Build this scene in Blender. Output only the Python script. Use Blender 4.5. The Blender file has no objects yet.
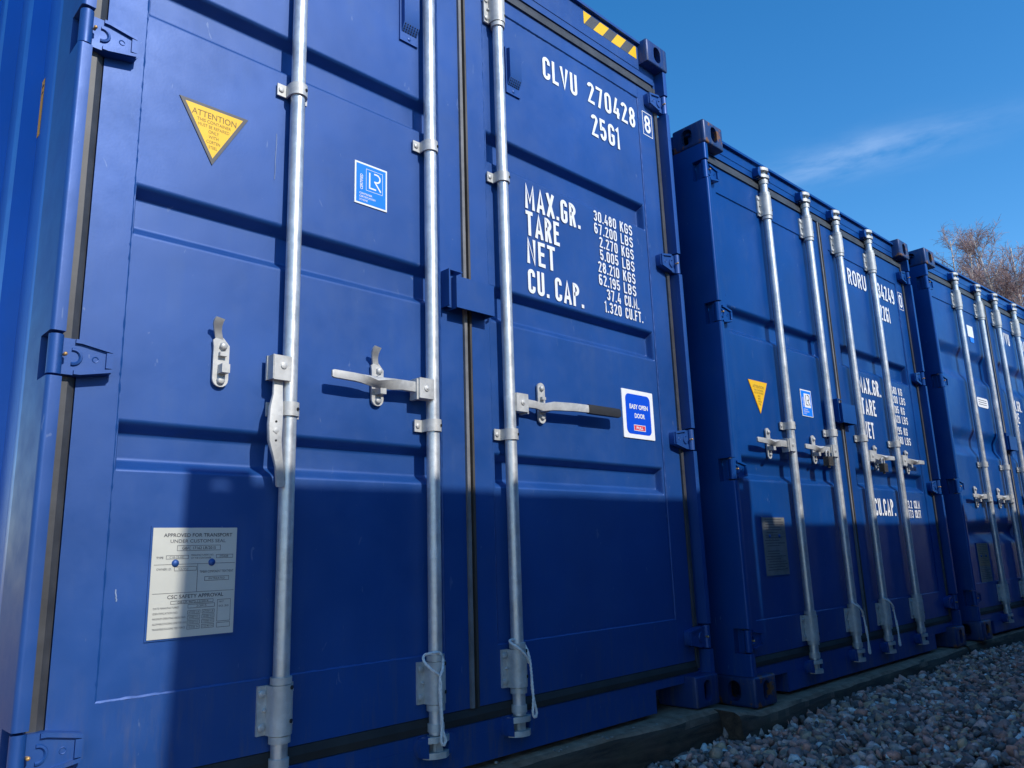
import bpy, bmesh, math, random
import numpy as np
from mathutils import Vector, Matrix, noise

random.seed(7)
PI = math.pi
S = bpy.context.scene
C = S.collection

# ------------------------------------------------------------------ camera
CAM_POS = (-0.40239, -1.77586, 0.6074)
YAW, PITCH, ROLL, FPX = 0.77695, 0.21341, -0.03275, 776.477
cd = bpy.data.cameras.new('camera')
cam = bpy.data.objects.new('camera', cd)
C.objects.link(cam)
fw = Vector((math.sin(YAW) * math.cos(PITCH), math.cos(YAW) * math.cos(PITCH), math.sin(PITCH)))
rt = Vector((math.cos(YAW), -math.sin(YAW), 0))
up = rt.cross(fw)
r2 = rt * math.cos(ROLL) + up * math.sin(ROLL)
u2 = -rt * math.sin(ROLL) + up * math.cos(ROLL)
M = Matrix((r2, u2, -fw)).transposed().to_4x4()
M.translation = Vector(CAM_POS)
cam.matrix_world = M
cd.sensor_width = 36
cd.lens = FPX / 1024 * 36
cd.clip_start = 0.02
cd.clip_end = 2000
S.camera = cam

# ------------------------------------------------------------------ light
SUN_L = Vector((-0.03, 1.0, -0.71)).normalized()          # the way the light travels
ELEV = math.asin(-SUN_L.z)
AZ = math.atan2(-SUN_L.x, -SUN_L.y)
W = bpy.data.worlds.new('World')
S.world = W
W.use_nodes = True
nt = W.node_tree
bg = nt.nodes['Background']
sky = nt.nodes.new('ShaderNodeTexSky')
sky.sky_type = 'NISHITA'
sky.sun_disc = False
sky.sun_elevation = ELEV
sky.sun_rotation = AZ
sky.altitude = 100
sky.air_density = 1.0
sky.dust_density = 0.1
sky.ozone_density = 2.5
SKY_STRENGTH = 0.15
bg.inputs['Strength'].default_value = SKY_STRENGTH
# thin cirrus: a wisp of cloud standing in one part of the sky
tc = nt.nodes.new('ShaderNodeTexCoord')
def wmath(op, a, b=None):
    n = nt.nodes.new('ShaderNodeMath'); n.operation = op
    for i, v in enumerate((a, b)):
        if v is None: continue
        if isinstance(v, (int, float)): n.inputs[i].default_value = v
        else: nt.links.new(v, n.inputs[i])
    return n.outputs[0]
def wdot(v):
    n = nt.nodes.new('ShaderNodeVectorMath'); n.operation = 'DOT_PRODUCT'
    nt.links.new(tc.outputs['Generated'], n.inputs[0]); n.inputs[1].default_value = v
    return n.outputs['Value']
def cloud_dir(px, py):
    d = fw + r2 * ((px - 512) / FPX) - u2 * ((py - 384) / FPX)
    return d.normalized()
ca, cb = cloud_dir(770, 178), cloud_dir(960, 130)
cdir = ((ca + cb) / 2).normalized()
cax = (cb - ca).normalized(); cax = (cax - cdir * cax.dot(cdir)).normalized()
cup = cdir.cross(cax)
u_ = wmath('DIVIDE', wdot(tuple(cax)), wdot(tuple(cdir)))
v_ = wmath('DIVIDE', wdot(tuple(cup)), wdot(tuple(cdir)))
cmb = nt.nodes.new('ShaderNodeCombineXYZ')
nt.links.new(wmath('MULTIPLY', u_, 4.0), cmb.inputs[0])
nt.links.new(wmath('MULTIPLY', v_, 15.0), cmb.inputs[1])
nz = nt.nodes.new('ShaderNodeTexNoise')
nz.inputs['Scale'].default_value = 2.2
nz.inputs['Detail'].default_value = 7
nz.inputs['Roughness'].default_value = 0.6
nz.inputs['Distortion'].default_value = 0.25
nt.links.new(cmb.outputs[0], nz.inputs['Vector'])
gu = wmath('MULTIPLY', u_, u_); gv = wmath('MULTIPLY', v_, v_)
fall = wmath('POWER', 2.718, wmath('MULTIPLY', wmath('ADD', wmath('MULTIPLY', gu, 80.0), wmath('MULTIPLY', gv, 2600.0)), -1.0))
mr = nt.nodes.new('ShaderNodeMapRange')
nt.links.new(nz.outputs[0], mr.inputs[0])
mr.inputs[1].default_value = 0.36; mr.inputs[2].default_value = 0.75
mr.inputs[3].default_value = 0.0; mr.inputs[4].default_value = 0.15
dens = wmath('MULTIPLY', mr.outputs[0], fall)
hsv = nt.nodes.new('ShaderNodeHueSaturation')
hsv.inputs['Saturation'].default_value = 1.35
hsv.inputs['Value'].default_value = 1.04
nt.links.new(sky.outputs[0], hsv.inputs['Color'])
mx = nt.nodes.new('ShaderNodeMixRGB')
nt.links.new(dens, mx.inputs[0])
nt.links.new(hsv.outputs[0], mx.inputs[1])
mx.inputs[2].default_value = (9, 9.5, 10, 1)
nt.links.new(mx.outputs[0], bg.inputs['Color'])

sd = bpy.data.lights.new('sun', 'SUN')
sd.energy = 2.9
sd.angle = math.radians(0.55)
sd.color = (1.0, 0.945, 0.86)
sun = bpy.data.objects.new('sun', sd)
C.objects.link(sun)
sun.rotation_euler = SUN_L.to_track_quat('-Z', 'Y').to_euler()
S.view_settings.view_transform = 'Standard'
S.view_settings.look = 'None'
S.view_settings.exposure = 0.5
S.view_settings.gamma = 1.0

# ------------------------------------------------------------------ materials
MATS = {}
def new_mat(name):
    m = bpy.data.materials.new(name); m.use_nodes = True
    MATS[name] = m
    return m, m.node_tree, m.node_tree.nodes['Principled BSDF']
def N(t, kind, **kw):
    n = t.nodes.new(kind)
    for k, v in kw.items():
        if k in n.inputs: n.inputs[k].default_value = v
        else: setattr(n, k, v)
    return n
def ramp(t, src, stops):
    r = t.nodes.new('ShaderNodeValToRGB')
    el = r.color_ramp.elements
    while len(el) < len(stops): el.new(0.5)
    for e, (p, c) in zip(el, stops):
        e.position = p; e.color = (c[0], c[1], c[2], 1) if not isinstance(c, (int, float)) else (c, c, c, 1)
    t.links.new(src, r.inputs[0])
    return r.outputs[0]
def mix(t, f, a, b):
    n = t.nodes.new('ShaderNodeMixRGB')
    for i, v in ((0, f), (1, a), (2, b)):
        if isinstance(v, (int, float)): n.inputs[i].default_value = v
        elif isinstance(v, tuple): n.inputs[i].default_value = (*v, 1)
        else: t.links.new(v, n.inputs[i])
    return n.outputs[0]
def coords(t, scale=(1, 1, 1)):
    c = t.nodes.new('ShaderNodeTexCoord'); m = t.nodes.new('ShaderNodeMapping')
    m.inputs['Scale'].default_value = scale
    t.links.new(c.outputs['Object'], m.inputs['Vector'])
    return m.outputs[0]
def noise_tex(t, vec, scale, detail=4, rough=0.55, dist=0.0):
    n = N(t, 'ShaderNodeTexNoise', Scale=scale, Detail=detail, Roughness=rough, Distortion=dist)
    t.links.new(vec, n.inputs['Vector'])
    return n.outputs[0]

def paint(name, base, rough=0.40, spec=0.5, metal=0.25, rust=0.0, splash=True, wear=0.5, seed=0.0, dust=(0.055, 0.11, 0.23)):
    m, t, b = new_mat(name)
    v = coords(t)
    add = t.nodes.new('ShaderNodeVectorMath'); add.operation = 'ADD'
    t.links.new(v, add.inputs[0]); add.inputs[1].default_value = (seed, seed * 1.7, seed * .6)
    v = add.outputs[0]
    big = noise_tex(t, v, 2.3, 3)
    dk = tuple(c * 0.86 for c in base); lt = tuple(min(1, c * 1.10) for c in base)
    col = mix(t, ramp(t, big, [(0.3, 0.0), (0.7, 1.0)]), dk, lt)
    # dust film, streaked by rain
    ms = t.nodes.new('ShaderNodeMapping'); ms.inputs['Scale'].default_value = (16, 16, 1.3)
    t.links.new(v, ms.inputs['Vector'])
    st = noise_tex(t, ms.outputs[0], 1.6, 5, 0.6)
    fine = noise_tex(t, v, 9, 6, 0.65)
    mul = t.nodes.new('ShaderNodeMath'); mul.operation = 'MULTIPLY'
    t.links.new(st, mul.inputs[0]); t.links.new(fine, mul.inputs[1])
    f = ramp(t, mul.outputs[0], [(0.24, 0.0), (0.5, 0.42 * wear)])
    col = mix(t, f, col, dust)
    # small pale scuffs
    ms2 = t.nodes.new('ShaderNodeMapping'); ms2.inputs['Scale'].default_value = (26, 26, 9)
    ms2.inputs['Rotation'].default_value = (0.2, 0.5, 0.1)
    t.links.new(v, ms2.inputs['Vector'])
    sc = noise_tex(t, ms2.outputs[0], 1.3, 3, 0.6, 1.0)
    f2 = ramp(t, sc, [(0.70, 0.0), (0.73, 0.55 * wear)])
    col = mix(t, f2, col, (0.20, 0.27, 0.42))
    if splash:
        sp = t.nodes.new('ShaderNodeSeparateXYZ'); cc = t.nodes.new('ShaderNodeTexCoord'); t.links.new(cc.outputs['Object'], sp.inputs[0])
        ms3 = t.nodes.new('ShaderNodeMapping'); ms3.inputs['Scale'].default_value = (30, 30, 4); t.links.new(v, ms3.inputs['Vector'])
        sn = noise_tex(t, ms3.outputs[0], 1.5, 5, 0.7)
        zf = ramp(t, sp.outputs['Z'], [(0.0, 1.0), (0.42, 0.0)])
        mm = t.nodes.new('ShaderNodeMath'); mm.operation = 'MULTIPLY'; t.links.new(zf, mm.inputs[0]); t.links.new(ramp(t, sn, [(0.50, 0.0), (0.72, 0.55)]), mm.inputs[1])
        col = mix(t, mm.outputs[0], col, (0.14, 0.13, 0.125))
    if rust:
        rn = noise_tex(t, v, 14, 6, 0.7)
        rc = mix(t, noise_tex(t, v, 40, 3), (0.10, 0.035, 0.012), (0.30, 0.13, 0.05))
        col = mix(t, ramp(t, rn, [(0.62 - rust * 0.14, 0.0), (0.65 - rust * 0.12, 1.0)]), col, rc)
    t.links.new(col, b.inputs['Base Color'])
    rr = ramp(t, fine, [(0.3, rough - 0.05), (0.75, rough + 0.10)])
    t.links.new(rr, b.inputs['Roughness'])
    b.inputs['Specular IOR Level'].default_value = spec
    b.inputs['Metallic'].default_value = metal
    # soft sheet-metal unevenness and orange peel
    bn = noise_tex(t, v, 5.0, 2, 0.4); bn2 = noise_tex(t, v, 170, 2, 0.5)
    bp = N(t, 'ShaderNodeBump', Strength=0.22, Distance=0.012); t.links.new(bn, bp.inputs['Height'])
    bp2 = N(t, 'ShaderNodeBump', Strength=0.05, Distance=0.002); t.links.new(bn2, bp2.inputs['Height'])
    t.links.new(bp.outputs[0], bp2.inputs['Normal'])
    t.links.new(bp2.outputs[0], b.inputs['Normal'])
    return m
BLUE = (0.006, 0.066, 0.272)
P1 = paint('blue door paint', BLUE, 0.47, 0.72, 0.28)
P1S = paint('lit blue side paint', (0.010, 0.12, 0.50), 0.36, wear=0.3)  # door blue brightened: light from the open left side put into the colour
P2 = paint('blue paint second', (0.004, 0.058, 0.245), 0.33, 0.25, 0.18, seed=5.3)
P3 = paint('blue paint third', (0.004, 0.064, 0.26), 0.33, 0.25, 0.18, seed=11.1)
PC1 = paint('casting paint', (0.010, 0.042, 0.17), 0.42, rust=0.0, seed=2.1)
PC2 = paint('casting paint worn', (0.008, 0.037, 0.135), 0.45, rust=0.5, seed=8.4)

def simple(name, col, rough=0.5, metal=0.0, var=0.12, scale=30, bump=0.0):
    m, t, b = new_mat(name)
    v = coords(t)
    n = noise_tex(t, v, scale, 5, 0.6)
    lo = tuple(max(0, c * (1 - var)) for c in col); hi = tuple(min(1, c * (1 + var)) for c in col)
    t.links.new(mix(t, ramp(t, n, [(0.3, 0.0), (0.7, 1.0)]), lo, hi), b.inputs['Base Color'])
    b.inputs['Roughness'].default_value = rough
    b.inputs['Metallic'].default_value = metal
    if bump:
        bp = N(t, 'ShaderNodeBump', Strength=bump, Distance=0.003); t.links.new(n, bp.inputs['Height'])
        t.links.new(bp.outputs[0], b.inputs['Normal'])
    return m
def galv(name, col, rough, metal):
    m, t, b = new_mat(name)
    v = coords(t)
    vo = N(t, 'ShaderNodeTexVoronoi', Scale=85.0); t.links.new(v, vo.inputs['Vector'])
    n = noise_tex(t, v, 14, 6, 0.65)
    c1 = mix(t, ramp(t, n, [(0.3, 0.0), (0.72, 1.0)]), tuple(c * 0.76 for c in col), tuple(min(1, c * 1.10) for c in col))
    sepc = ramp(t, vo.outputs['Color'], [(0.0, 0.88), (1.0, 1.05)])
    mu = t.nodes.new('ShaderNodeMixRGB'); mu.blend_type = 'MULTIPLY'; mu.inputs[0].default_value = 1
    t.links.new(c1, mu.inputs[1]); t.links.new(sepc, mu.inputs[2])
    t.links.new(mu.outputs[0], b.inputs['Base Color'])
    t.links.new(ramp(t, n, [(0.3, rough - 0.07), (0.7, rough + 0.12)]), b.inputs['Roughness'])
    b.inputs['Metallic'].default_value = metal
    bp = N(t, 'ShaderNodeBump', Strength=0.10, Distance=0.002); t.links.new(n, bp.inputs['Height'])
    t.links.new(bp.outputs[0], b.inputs['Normal'])
    return m
GALV = galv('galvanised tube', (0.63, 0.65, 0.66), 0.41, 0.66)
GALVM = galv('galvanised casting', (0.55, 0.55, 0.53), 0.52, 0.35)
GASKET = simple('grey rubber seal', (0.044, 0.047, 0.054), 0.5, var=0.35, scale=12, bump=0.15)
GASKET_LIT = simple('sunlit rubber lip', (0.16, 0.16, 0.165), 0.6, var=0.35, scale=9)  # lighter copy of the black rubber, sun highlight put into its colour
GASKET_M = simple('mid rubber seal', (0.040, 0.036, 0.032), 0.6, var=0.3, scale=14)
GASKET_SHADE = simple('shaded rubber seal', (0.022, 0.021, 0.020), 0.75, var=0.3, scale=14)  # darker copy for the foot seals, shade put into its colour
WHITE = simple('white lettering paint', (0.80, 0.81, 0.82), 0.5, var=0.05, scale=60)
BLACK = simple('black mark', (0.012, 0.012, 0.012), 0.6)
RUBBER = simple('black rubber grip', (0.02, 0.02, 0.022), 0.6)
YELLOW = simple('yellow film', (0.85, 0.50, 0.0), 0.45, var=0.04)
ORANGE = simple('faded amber film', (0.85, 0.38, 0.0), 0.5, var=0.05)
DGREY = simple('dark grey film', (0.075, 0.075, 0.08), 0.5)
LRBLUE = simple('bright blue film', (0.0, 0.20, 0.85), 0.4, var=0.03)
RBLUE = simple('royal blue film', (0.0, 0.07, 0.62), 0.4, var=0.03)
RED = simple('red film', (0.72, 0.05, 0.08), 0.5)
PLATE = simple('brushed data plate', (0.56, 0.56, 0.50), 0.48, 0.25, var=0.06, scale=8)
PLATE_D = simple('dull data plate', (0.20, 0.20, 0.19), 0.5, 0.3, var=0.15, scale=20)
BROWNP = simple('browned data plate', (0.28, 0.19, 0.11), 0.6, 0.1, var=0.25, scale=40)
INK = simple('plate ink', (0.06, 0.06, 0.07), 0.6)
BROWNINK = simple('brown ink', (0.22, 0.13, 0.02), 0.6)
BRASS = simple('grease nipple', (0.55, 0.33, 0.12), 0.4, 0.5)
ROPE = simple('white cord', (0.74, 0.72, 0.69), 0.85, var=0.15, scale=90)
STEELD = simple('padlock body', (0.09, 0.075, 0.06), 0.45, 0.5, var=0.4, scale=40)
PATCH = simple('pale blue overspray', (0.10, 0.30, 0.62), 0.5, var=0.25, scale=40)
DARKIN = simple('dark underside', (0.02, 0.02, 0.022), 0.9)

# ------------------------------------------------------------------ mesh builder
class MB:
    def __init__(self):
        self.bm = bmesh.new()
    def _bev(self, faces, bev, seg=2, ang=0.5):
        if not bev: return
        es = {e for f in faces for e in f.edges if len(e.link_faces) == 2 and e.calc_face_angle(0) > ang}
        bmesh.ops.bevel(self.bm, geom=list(es), offset=bev, segments=seg, affect='EDGES', profile=0.5, clamp_overlap=True)
    def box(self, x0, x1, y0, y1, z0, z1, bev=0, mi=0, seg=2):
        b = self.bm
        vs = [b.verts.new((x, y, z)) for x in (x0, x1) for y in (y0, y1) for z in (z0, z1)]
        fs = [b.faces.new([vs[i] for i in q]) for q in ((0, 1, 3, 2), (4, 6, 7, 5), (0, 4, 5, 1), (2, 3, 7, 6), (0, 2, 6, 4), (1, 5, 7, 3))]
        for f in fs: f.material_index = mi
        self._bev(fs, bev, seg)
    def rings(self, rings, cap=True, mi=0, closed=False, bev=0):
        b = self.bm
        R = [[b.verts.new(p) for p in r] for r in rings]
        fs = []
        n = len(R[0])
        m = len(R)
        for i in range(m if closed else m - 1):
            a, c = R[i], R[(i + 1) % m]
            for j in range(n):
                fs.append(b.faces.new((a[j], a[(j + 1) % n], c[(j + 1) % n], c[j])))
        if cap and not closed:
            fs.append(b.faces.new(R[0][::-1])); fs.append(b.faces.new(R[-1]))
        for f in fs: f.material_index = mi
        self._bev(fs, bev)
        return fs
    def prism(self, poly, axis, lo, hi, bev=0, mi=0):
        def P(a, c, w):
            return {'z': (a, c, w), 'y': (a, w, c), 'x': (w, a, c)}[axis]
        return self.rings([[P(a, c, lo) for a, c in poly], [P(a, c, hi) for a, c in poly]], mi=mi, bev=bev)
    def tube(self, path, r, n=10, mi=0, cap=True, radii=None):
        path = [Vector(p) for p in path]
        rs = []
        prev = None
        for i, p in enumerate(path):
            d = (path[min(i + 1, len(path) - 1)] - path[max(i - 1, 0)]).normalized()
            if prev is None:
                a = d.orthogonal().normalized()
            else:
                a = (prev - d * prev.dot(d)).normalized()
            prev = a
            c = d.cross(a)
            rr = radii[i] if radii else r
            rs.append([p + a * (rr * math.cos(2 * PI * k / n)) + c * (rr * math.sin(2 * PI * k / n)) for k in range(n)])
        return self.rings(rs, cap=cap, mi=mi)
    def cyl(self, x, y, z0, z1, r, n=20, mi=0, bev=0):
        return self.rings([[(x + r * math.cos(2 * PI * k / n), y + r * math.sin(2 * PI * k / n), z) for k in range(n)] for z in (z0, z1)], mi=mi, bev=bev)
    def bolt(self, x, y, z, r=0.009, h=0.006, n=6, mi=0):      # head standing out of the door towards -y
        a0 = random.random()
        ring = lambda rr, yy: [(x + rr * math.cos(a0 + 2 * PI * k / n), yy, z + rr * math.sin(a0 + 2 * PI * k / n)) for k in range(n)]
        self.rings([ring(r, y), ring(r, y - h * 0.7), ring(r * 0.7, y - h)], mi=mi)
    def ball(self, c, r, mi=0, sy=1.0):
        m = Matrix.Translation(c) @ Matrix.Diagonal((r, r * sy, r, 1))
        g = bmesh.ops.create_uvsphere(self.bm, u_segments=12, v_segments=8, radius=1, matrix=m)
        for f in {f for v in g['verts'] for f in v.link_faces}: f.material_index = mi
    def flat(self, poly, y, mi=0):                            # a film lying on the door
        f = self.bm.faces.new([self.bm.verts.new((a, y, c)) for a, c in poly])
        f.material_index = mi
    def stroke(self, pts, w, y, mi=0):
        for (a, b), (c, d) in zip(pts, pts[1:]):
            L = math.hypot(c - a, d - b)
            if L < 1e-6: continue
            nx, nz_ = -(d - b) / L * w / 2, (c - a) / L * w / 2
            ex, ez = (c - a) / L * w * 0.3, (d - b) / L * w * 0.3
            self.flat([(a - ex + nx, b - ez + nz_), (a - ex - nx, b - ez - nz_), (c + ex - nx, d + ez - nz_), (c + ex + nx, d + ez + nz_)], y, mi)
            y -= 0.00003
    def outline(self, x0, x1, z0, z1, w, y, mi=0):
        self.flat([(x0, z0), (x1, z0), (x1, z0 + w), (x0, z0 + w)], y, mi)
        self.flat([(x0, z1 - w), (x1, z1 - w), (x1, z1), (x0, z1)], y, mi)
        self.flat([(x0, z0 + w), (x0 + w, z0 + w), (x0 + w, z1 - w), (x0, z1 - w)], y, mi)
        self.flat([(x1 - w, z0 + w), (x1, z0 + w), (x1, z1 - w), (x1 - w, z1 - w)], y, mi)
    def text(self, s, y, z0, h, x0=None, x1=None, wf=0.62, bold=0.012, vertical=False, mi=0, box=None):
        if 'M' in s: bold = 0.0
        V, F, (bx0, bx1), cap = glyphs(s, bold)
        sz = h / cap
        if x0 is not None and x1 is not None: sx = (x1 - x0) / (bx1 - bx0); ox = x0 - bx0 * sx
        else:
            sx = sz * wf
            ox = x0 - bx0 * sx if x0 is not None else x1 - bx1 * sx
        vs = [self.bm.verts.new((ox + a * sx, y, z0 + b * sz)) for a, b in V]
        if vertical:      # reads upwards: x0 is the baseline on the right, z0 the start
            for w, (a, b) in zip(vs, V): w.co = (x0 - b * sz, y, z0 + (a - bx0) * sz * wf)
        for f in F:
            try: self.bm.faces.new([vs[i] for i in f]).material_index = mi
            except ValueError: pass
    def jitter(self, amp, scale):
        for v in self.bm.verts:
            v.co += Vector(noise.noise_vector(v.co * scale)) * amp
    def mesh(self, name, mats, angle=40, recalc=True):
        if recalc: bmesh.ops.recalc_face_normals(self.bm, faces=self.bm.faces[:])
        me = bpy.data.meshes.new(name)
        self.bm.to_mesh(me); self.bm.free()
        for m in (mats if isinstance(mats, (list, tuple)) else [mats]): me.materials.append(m)
        me.polygons.foreach_set('use_smooth', [True] * len(me.polygons))
        me.set_sharp_from_angle(angle=math.radians(angle))
        return me
    def build(self, name, mats, parent=None, angle=40, recalc=True):
        return link(name, self.mesh(name, mats, angle, recalc), parent)
def link(name, me, parent=None):
    o = bpy.data.objects.new(name, me)
    C.objects.link(o)
    o.parent = parent
    return o
_g = {}
def glyphs(s, bold):
    k = (s, bold)
    if k in _g: return _g[k]
    def mk(t):
        cu = bpy.data.curves.new('t', 'FONT'); cu.body = t; cu.offset = bold; cu.resolution_u = 3
        ob = bpy.data.objects.new('t', cu); C.objects.link(ob)
        dg = bpy.context.evaluated_depsgraph_get()
        me = bpy.data.meshes.new_from_object(ob.evaluated_get(dg))
        V = [(v.co.x, v.co.y) for v in me.vertices]; F = [tuple(p.vertices) for p in me.polygons]
        bpy.data.objects.remove(ob); bpy.data.curves.remove(cu); bpy.data.meshes.remove(me)
        return V, F
    V, F = mk(s)
    if ('H', bold) not in _g:
        v0, f0 = mk('H'); _g[('H', bold)] = (v0, f0, (min(a for a, _ in v0), max(a for a, _ in v0)), max(b for _, b in v0))
    xs = [a for a, _ in V]
    _g[k] = (V, F, (min(xs), max(xs)), _g[('H', bold)][3])
    return _g[k]
def glyph_paths(ch, W, H, s):
    xl, xr, xc, zb, zt = s / 2, W - s / 2, W / 2, s / 2, H - s / 2
    rr = (W - s) / 2
    zm = H * .52
    def arc(cx, cz, rx, rz, a0, a1, n=10):
        return [(cx + rx * math.cos(math.radians(a0 + (a1 - a0) * k / n)), cz + rz * math.sin(math.radians(a0 + (a1 - a0) * k / n))) for k in range(n + 1)]
    r1, r2 = (zt - zm) / 2, (zm - zb) / 2
    k = .10 * H
    loop = arc(xc, zt - rr, rr, rr, 180, 0) + arc(xc, zb + rr, rr, rr, 0, -180)
    D = {
        'O': [loop + [loop[0]]], '0': [loop + [loop[0]]],
        'C': [[(xr, zt - rr - k)] + arc(xc, zt - rr, rr, rr, 0, 180) + arc(xc, zb + rr, rr, rr, 180, 360) + [(xr, zb + rr + k)]],
        'G': [[(xr, zt - rr - k * .6)] + arc(xc, zt - rr, rr, rr, 0, 180) + arc(xc, zb + rr, rr, rr, 180, 360) + [(xr, zm * .92), (xc, zm * .92)]],
        'U': [[(xl, H)] + arc(xc, zb + rr, rr, rr, 180, 360) + [(xr, H)]],
        'L': [[(xl, H), (xl, zb), (W, zb)]], 'V': [[(xl * .8, H), (xc, s * .4), (W - xl * .8, H)]],
        'A': [[(xl * .7, 0), (xc, H - s * .4), (W - xl * .7, 0)], [(W * .24, .27 * H), (W * .76, .27 * H)]],
        'P': [[(xl, 0), (xl, zt), (xr - r1, zt)] + arc(xr - r1, zt - r1, r1, r1, 90, -90) + [(xl, zm)]],
        'R': [[(xl, 0), (xl, zt), (xr - r1, zt)] + arc(xr - r1, zt - r1, r1, r1, 90, -90) + [(xl, zm)], [(xc, zm), (xr, 0)]],
        'B': [[(xl, zb), (xl, zt), (xr - r1, zt)] + arc(xr - r1, zt - r1, r1, r1, 90, -90) + [(xl + s * .5, zm)], [(xl, zb), (xr - r2, zb)] + arc(xr - r2, zm - r2, r2, r2, -90, 80)],
        'M': [[(xl, 0), (xl, H - s * .2), (xc, .30 * H), (xr, H - s * .2), (xr, 0)]], 'N': [[(xl, 0), (xl, H - s * .2), (xr, s * .2), (xr, H)]],
        'X': [[(xl * .7, 0), (W - xl * .7, H)], [(xl * .7, H), (W - xl * .7, 0)]], 'T': [[(0, zt), (W, zt)], [(xc, zt), (xc, 0)]],
        'E': [[(W, zt), (xl, zt), (xl, zb), (W, zb)], [(xl, zm), (W * .88, zm)]], 'F': [[(W, zt), (xl, zt), (xl, 0)], [(xl, zm), (W * .88, zm)]],
        'K': [[(xl, 0), (xl, H)], [(xr, H), (xl, .40 * H)], [(W * .42, .56 * H), (xr, 0)]],
        'S': [arc(xc, zt - r1, rr, r1, 10, 270) + arc(xc, zm - r2, rr, r2, 90, -170)],
        '8': [arc(xc, zt - r1, rr * .94, r1, -90, 270), arc(xc, zm - r2, rr, r2, 90, 450)],
        '5': [[(xr, zt), (xl, zt), (xl, zm - .01 * H)] + arc(xc, zm - r2 + .04 * H, rr, r2 + .02 * H, 130, -165)],
        '2': [arc(xc, zt - rr, rr, rr, 175, -12) + [(xl, zb), (W, zb)]],
        '3': [arc(xc, zt - r1, rr, r1, 165, -80) + arc(xc, zm - r2, rr, r2, 80, -165)],
        '4': [[(W * .60, H), (xl * .9, .25 * H), (W, .25 * H)], [(W * .74, 0), (W * .74, .52 * H)]],
        '6': [arc(xc, zt - rr, rr, rr, 25, 180) + arc(xc, zb + .245 * H, rr, .245 * H, 180, 450, 14), arc(xc, zb + .245 * H, rr, .245 * H, 90, 180)], '9': [arc(xc, zb + rr, rr, rr, 205, 360) + arc(xc, zt - .245 * H, rr, .245 * H, 0, 270, 14), arc(xc, zt - .245 * H, rr, .245 * H, -90, 0)],
        '7': [[(0, zt), (xr, zt), (W * .38, 0)]], '1': [[(0, H * .80), (xr, H - s * .2), (xr, 0)]], '.': [[(0, s * .55), (W, s * .55)]],
    }
    return D[ch]
def stencil(m, text, y, z0, h, x0=None, x1=None, k=None, sw=.148):
    wd = {'M': .66, '1': .24, '.': .13, 'N': .54, 'A': .56, 'V': .56, 'X': .55, 'T': .50, 'E': .44, 'L': .43, 'F': .44}
    s = h * sw
    def layout(kk):
        x = 0; out = []
        for c in text:
            if c == ' ': x += .30 * h * kk; continue
            w = s if c == '.' else wd.get(c, .50) * h * kk
            out.append((c, x, w)); x += w + .15 * h * kk
        return out, x - .15 * h * kk
    if x0 is not None and x1 is not None:
        lo, hi = .2, 3
        for _ in range(40):
            k = (lo + hi) / 2
            if layout(k)[1] > x1 - x0: hi = k
            else: lo = k
    lay, tot = layout(k)
    ox = x0 if x0 is not None else x1 - tot
    for c, gx, w in lay:
        for q, path in enumerate(glyph_paths(c, w, h, s)):
            P = [Vector(p) for p in path]
            P = [p for i, p in enumerate(P) if i == 0 or (p - P[i - 1]).length > 1e-6]
            closed = (P[0] - P[-1]).length < 1e-5
            n = len(P); Lf, Rt = [], []
            for i in range(n):
                a = P[i - 1] if i > 0 else (P[-2] if closed else None)
                b_ = P[i + 1] if i < n - 1 else (P[1] if closed else None)
                d1 = (P[i] - a).normalized() if a is not None else None
                d2 = (b_ - P[i]).normalized() if b_ is not None else None
                d1 = d1 or d2; d2 = d2 or d1
                n1 = Vector((-d1.y, d1.x)); n2 = Vector((-d2.y, d2.x)); nm = (n1 + n2)
                nm = nm.normalized() if nm.length > .05 else n1
                f = min(1.3, 1 / max(.2, nm.dot(n1))) * s / 2
                Lf.append(P[i] + nm * f); Rt.append(P[i] - nm * f)
            yy = y - q * .00012
            V = [(m.bm.verts.new((ox + gx + l.x, yy, z0 + l.y)), m.bm.verts.new((ox + gx + r_.x, yy, z0 + r_.y))) for l, r_ in zip(Lf, Rt)]
            for (a, b_), (c_, d_) in zip(V, V[1:]): m.bm.faces.new((b_, d_, c_, a))

def thing(name, label, cat, loc=(0, 0, 0), rz=0.0, group=None):
    o = bpy.data.objects.new(name, None); C.objects.link(o)
    o.empty_display_size = 0.1
    o.location = loc; o.rotation_euler = (0, 0, rz)
    tag(o, label, cat, group)
    return o
def tag(o, label=None, cat=None, group=None, kind=None):
    if label: o['label'] = label
    if cat: o['category'] = cat
    if group: o['group'] = group
    if kind: o['kind'] = kind
    return o
def copy_tree(o, parent=None, skip=()):
    c = o.copy(); C.objects.link(c); c.parent = parent
    for ch in list(o.children):
        if ch.name.split('.')[0] not in skip: copy_tree(ch, c, skip)
    return c
def rrect(x0, x1, z0, z1, r, n=5):
    p = []
    for cx, cz, a in ((x1 - r, z1 - r, 0), (x0 + r, z1 - r, 90), (x0 + r, z0 + r, 180), (x1 - r, z0 + r, 270)):
        for k in range(n + 1):
            t = math.radians(a + 90 * k / n); p.append((cx + r * math.cos(t), cz + r * math.sin(t)))
    return p

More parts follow.
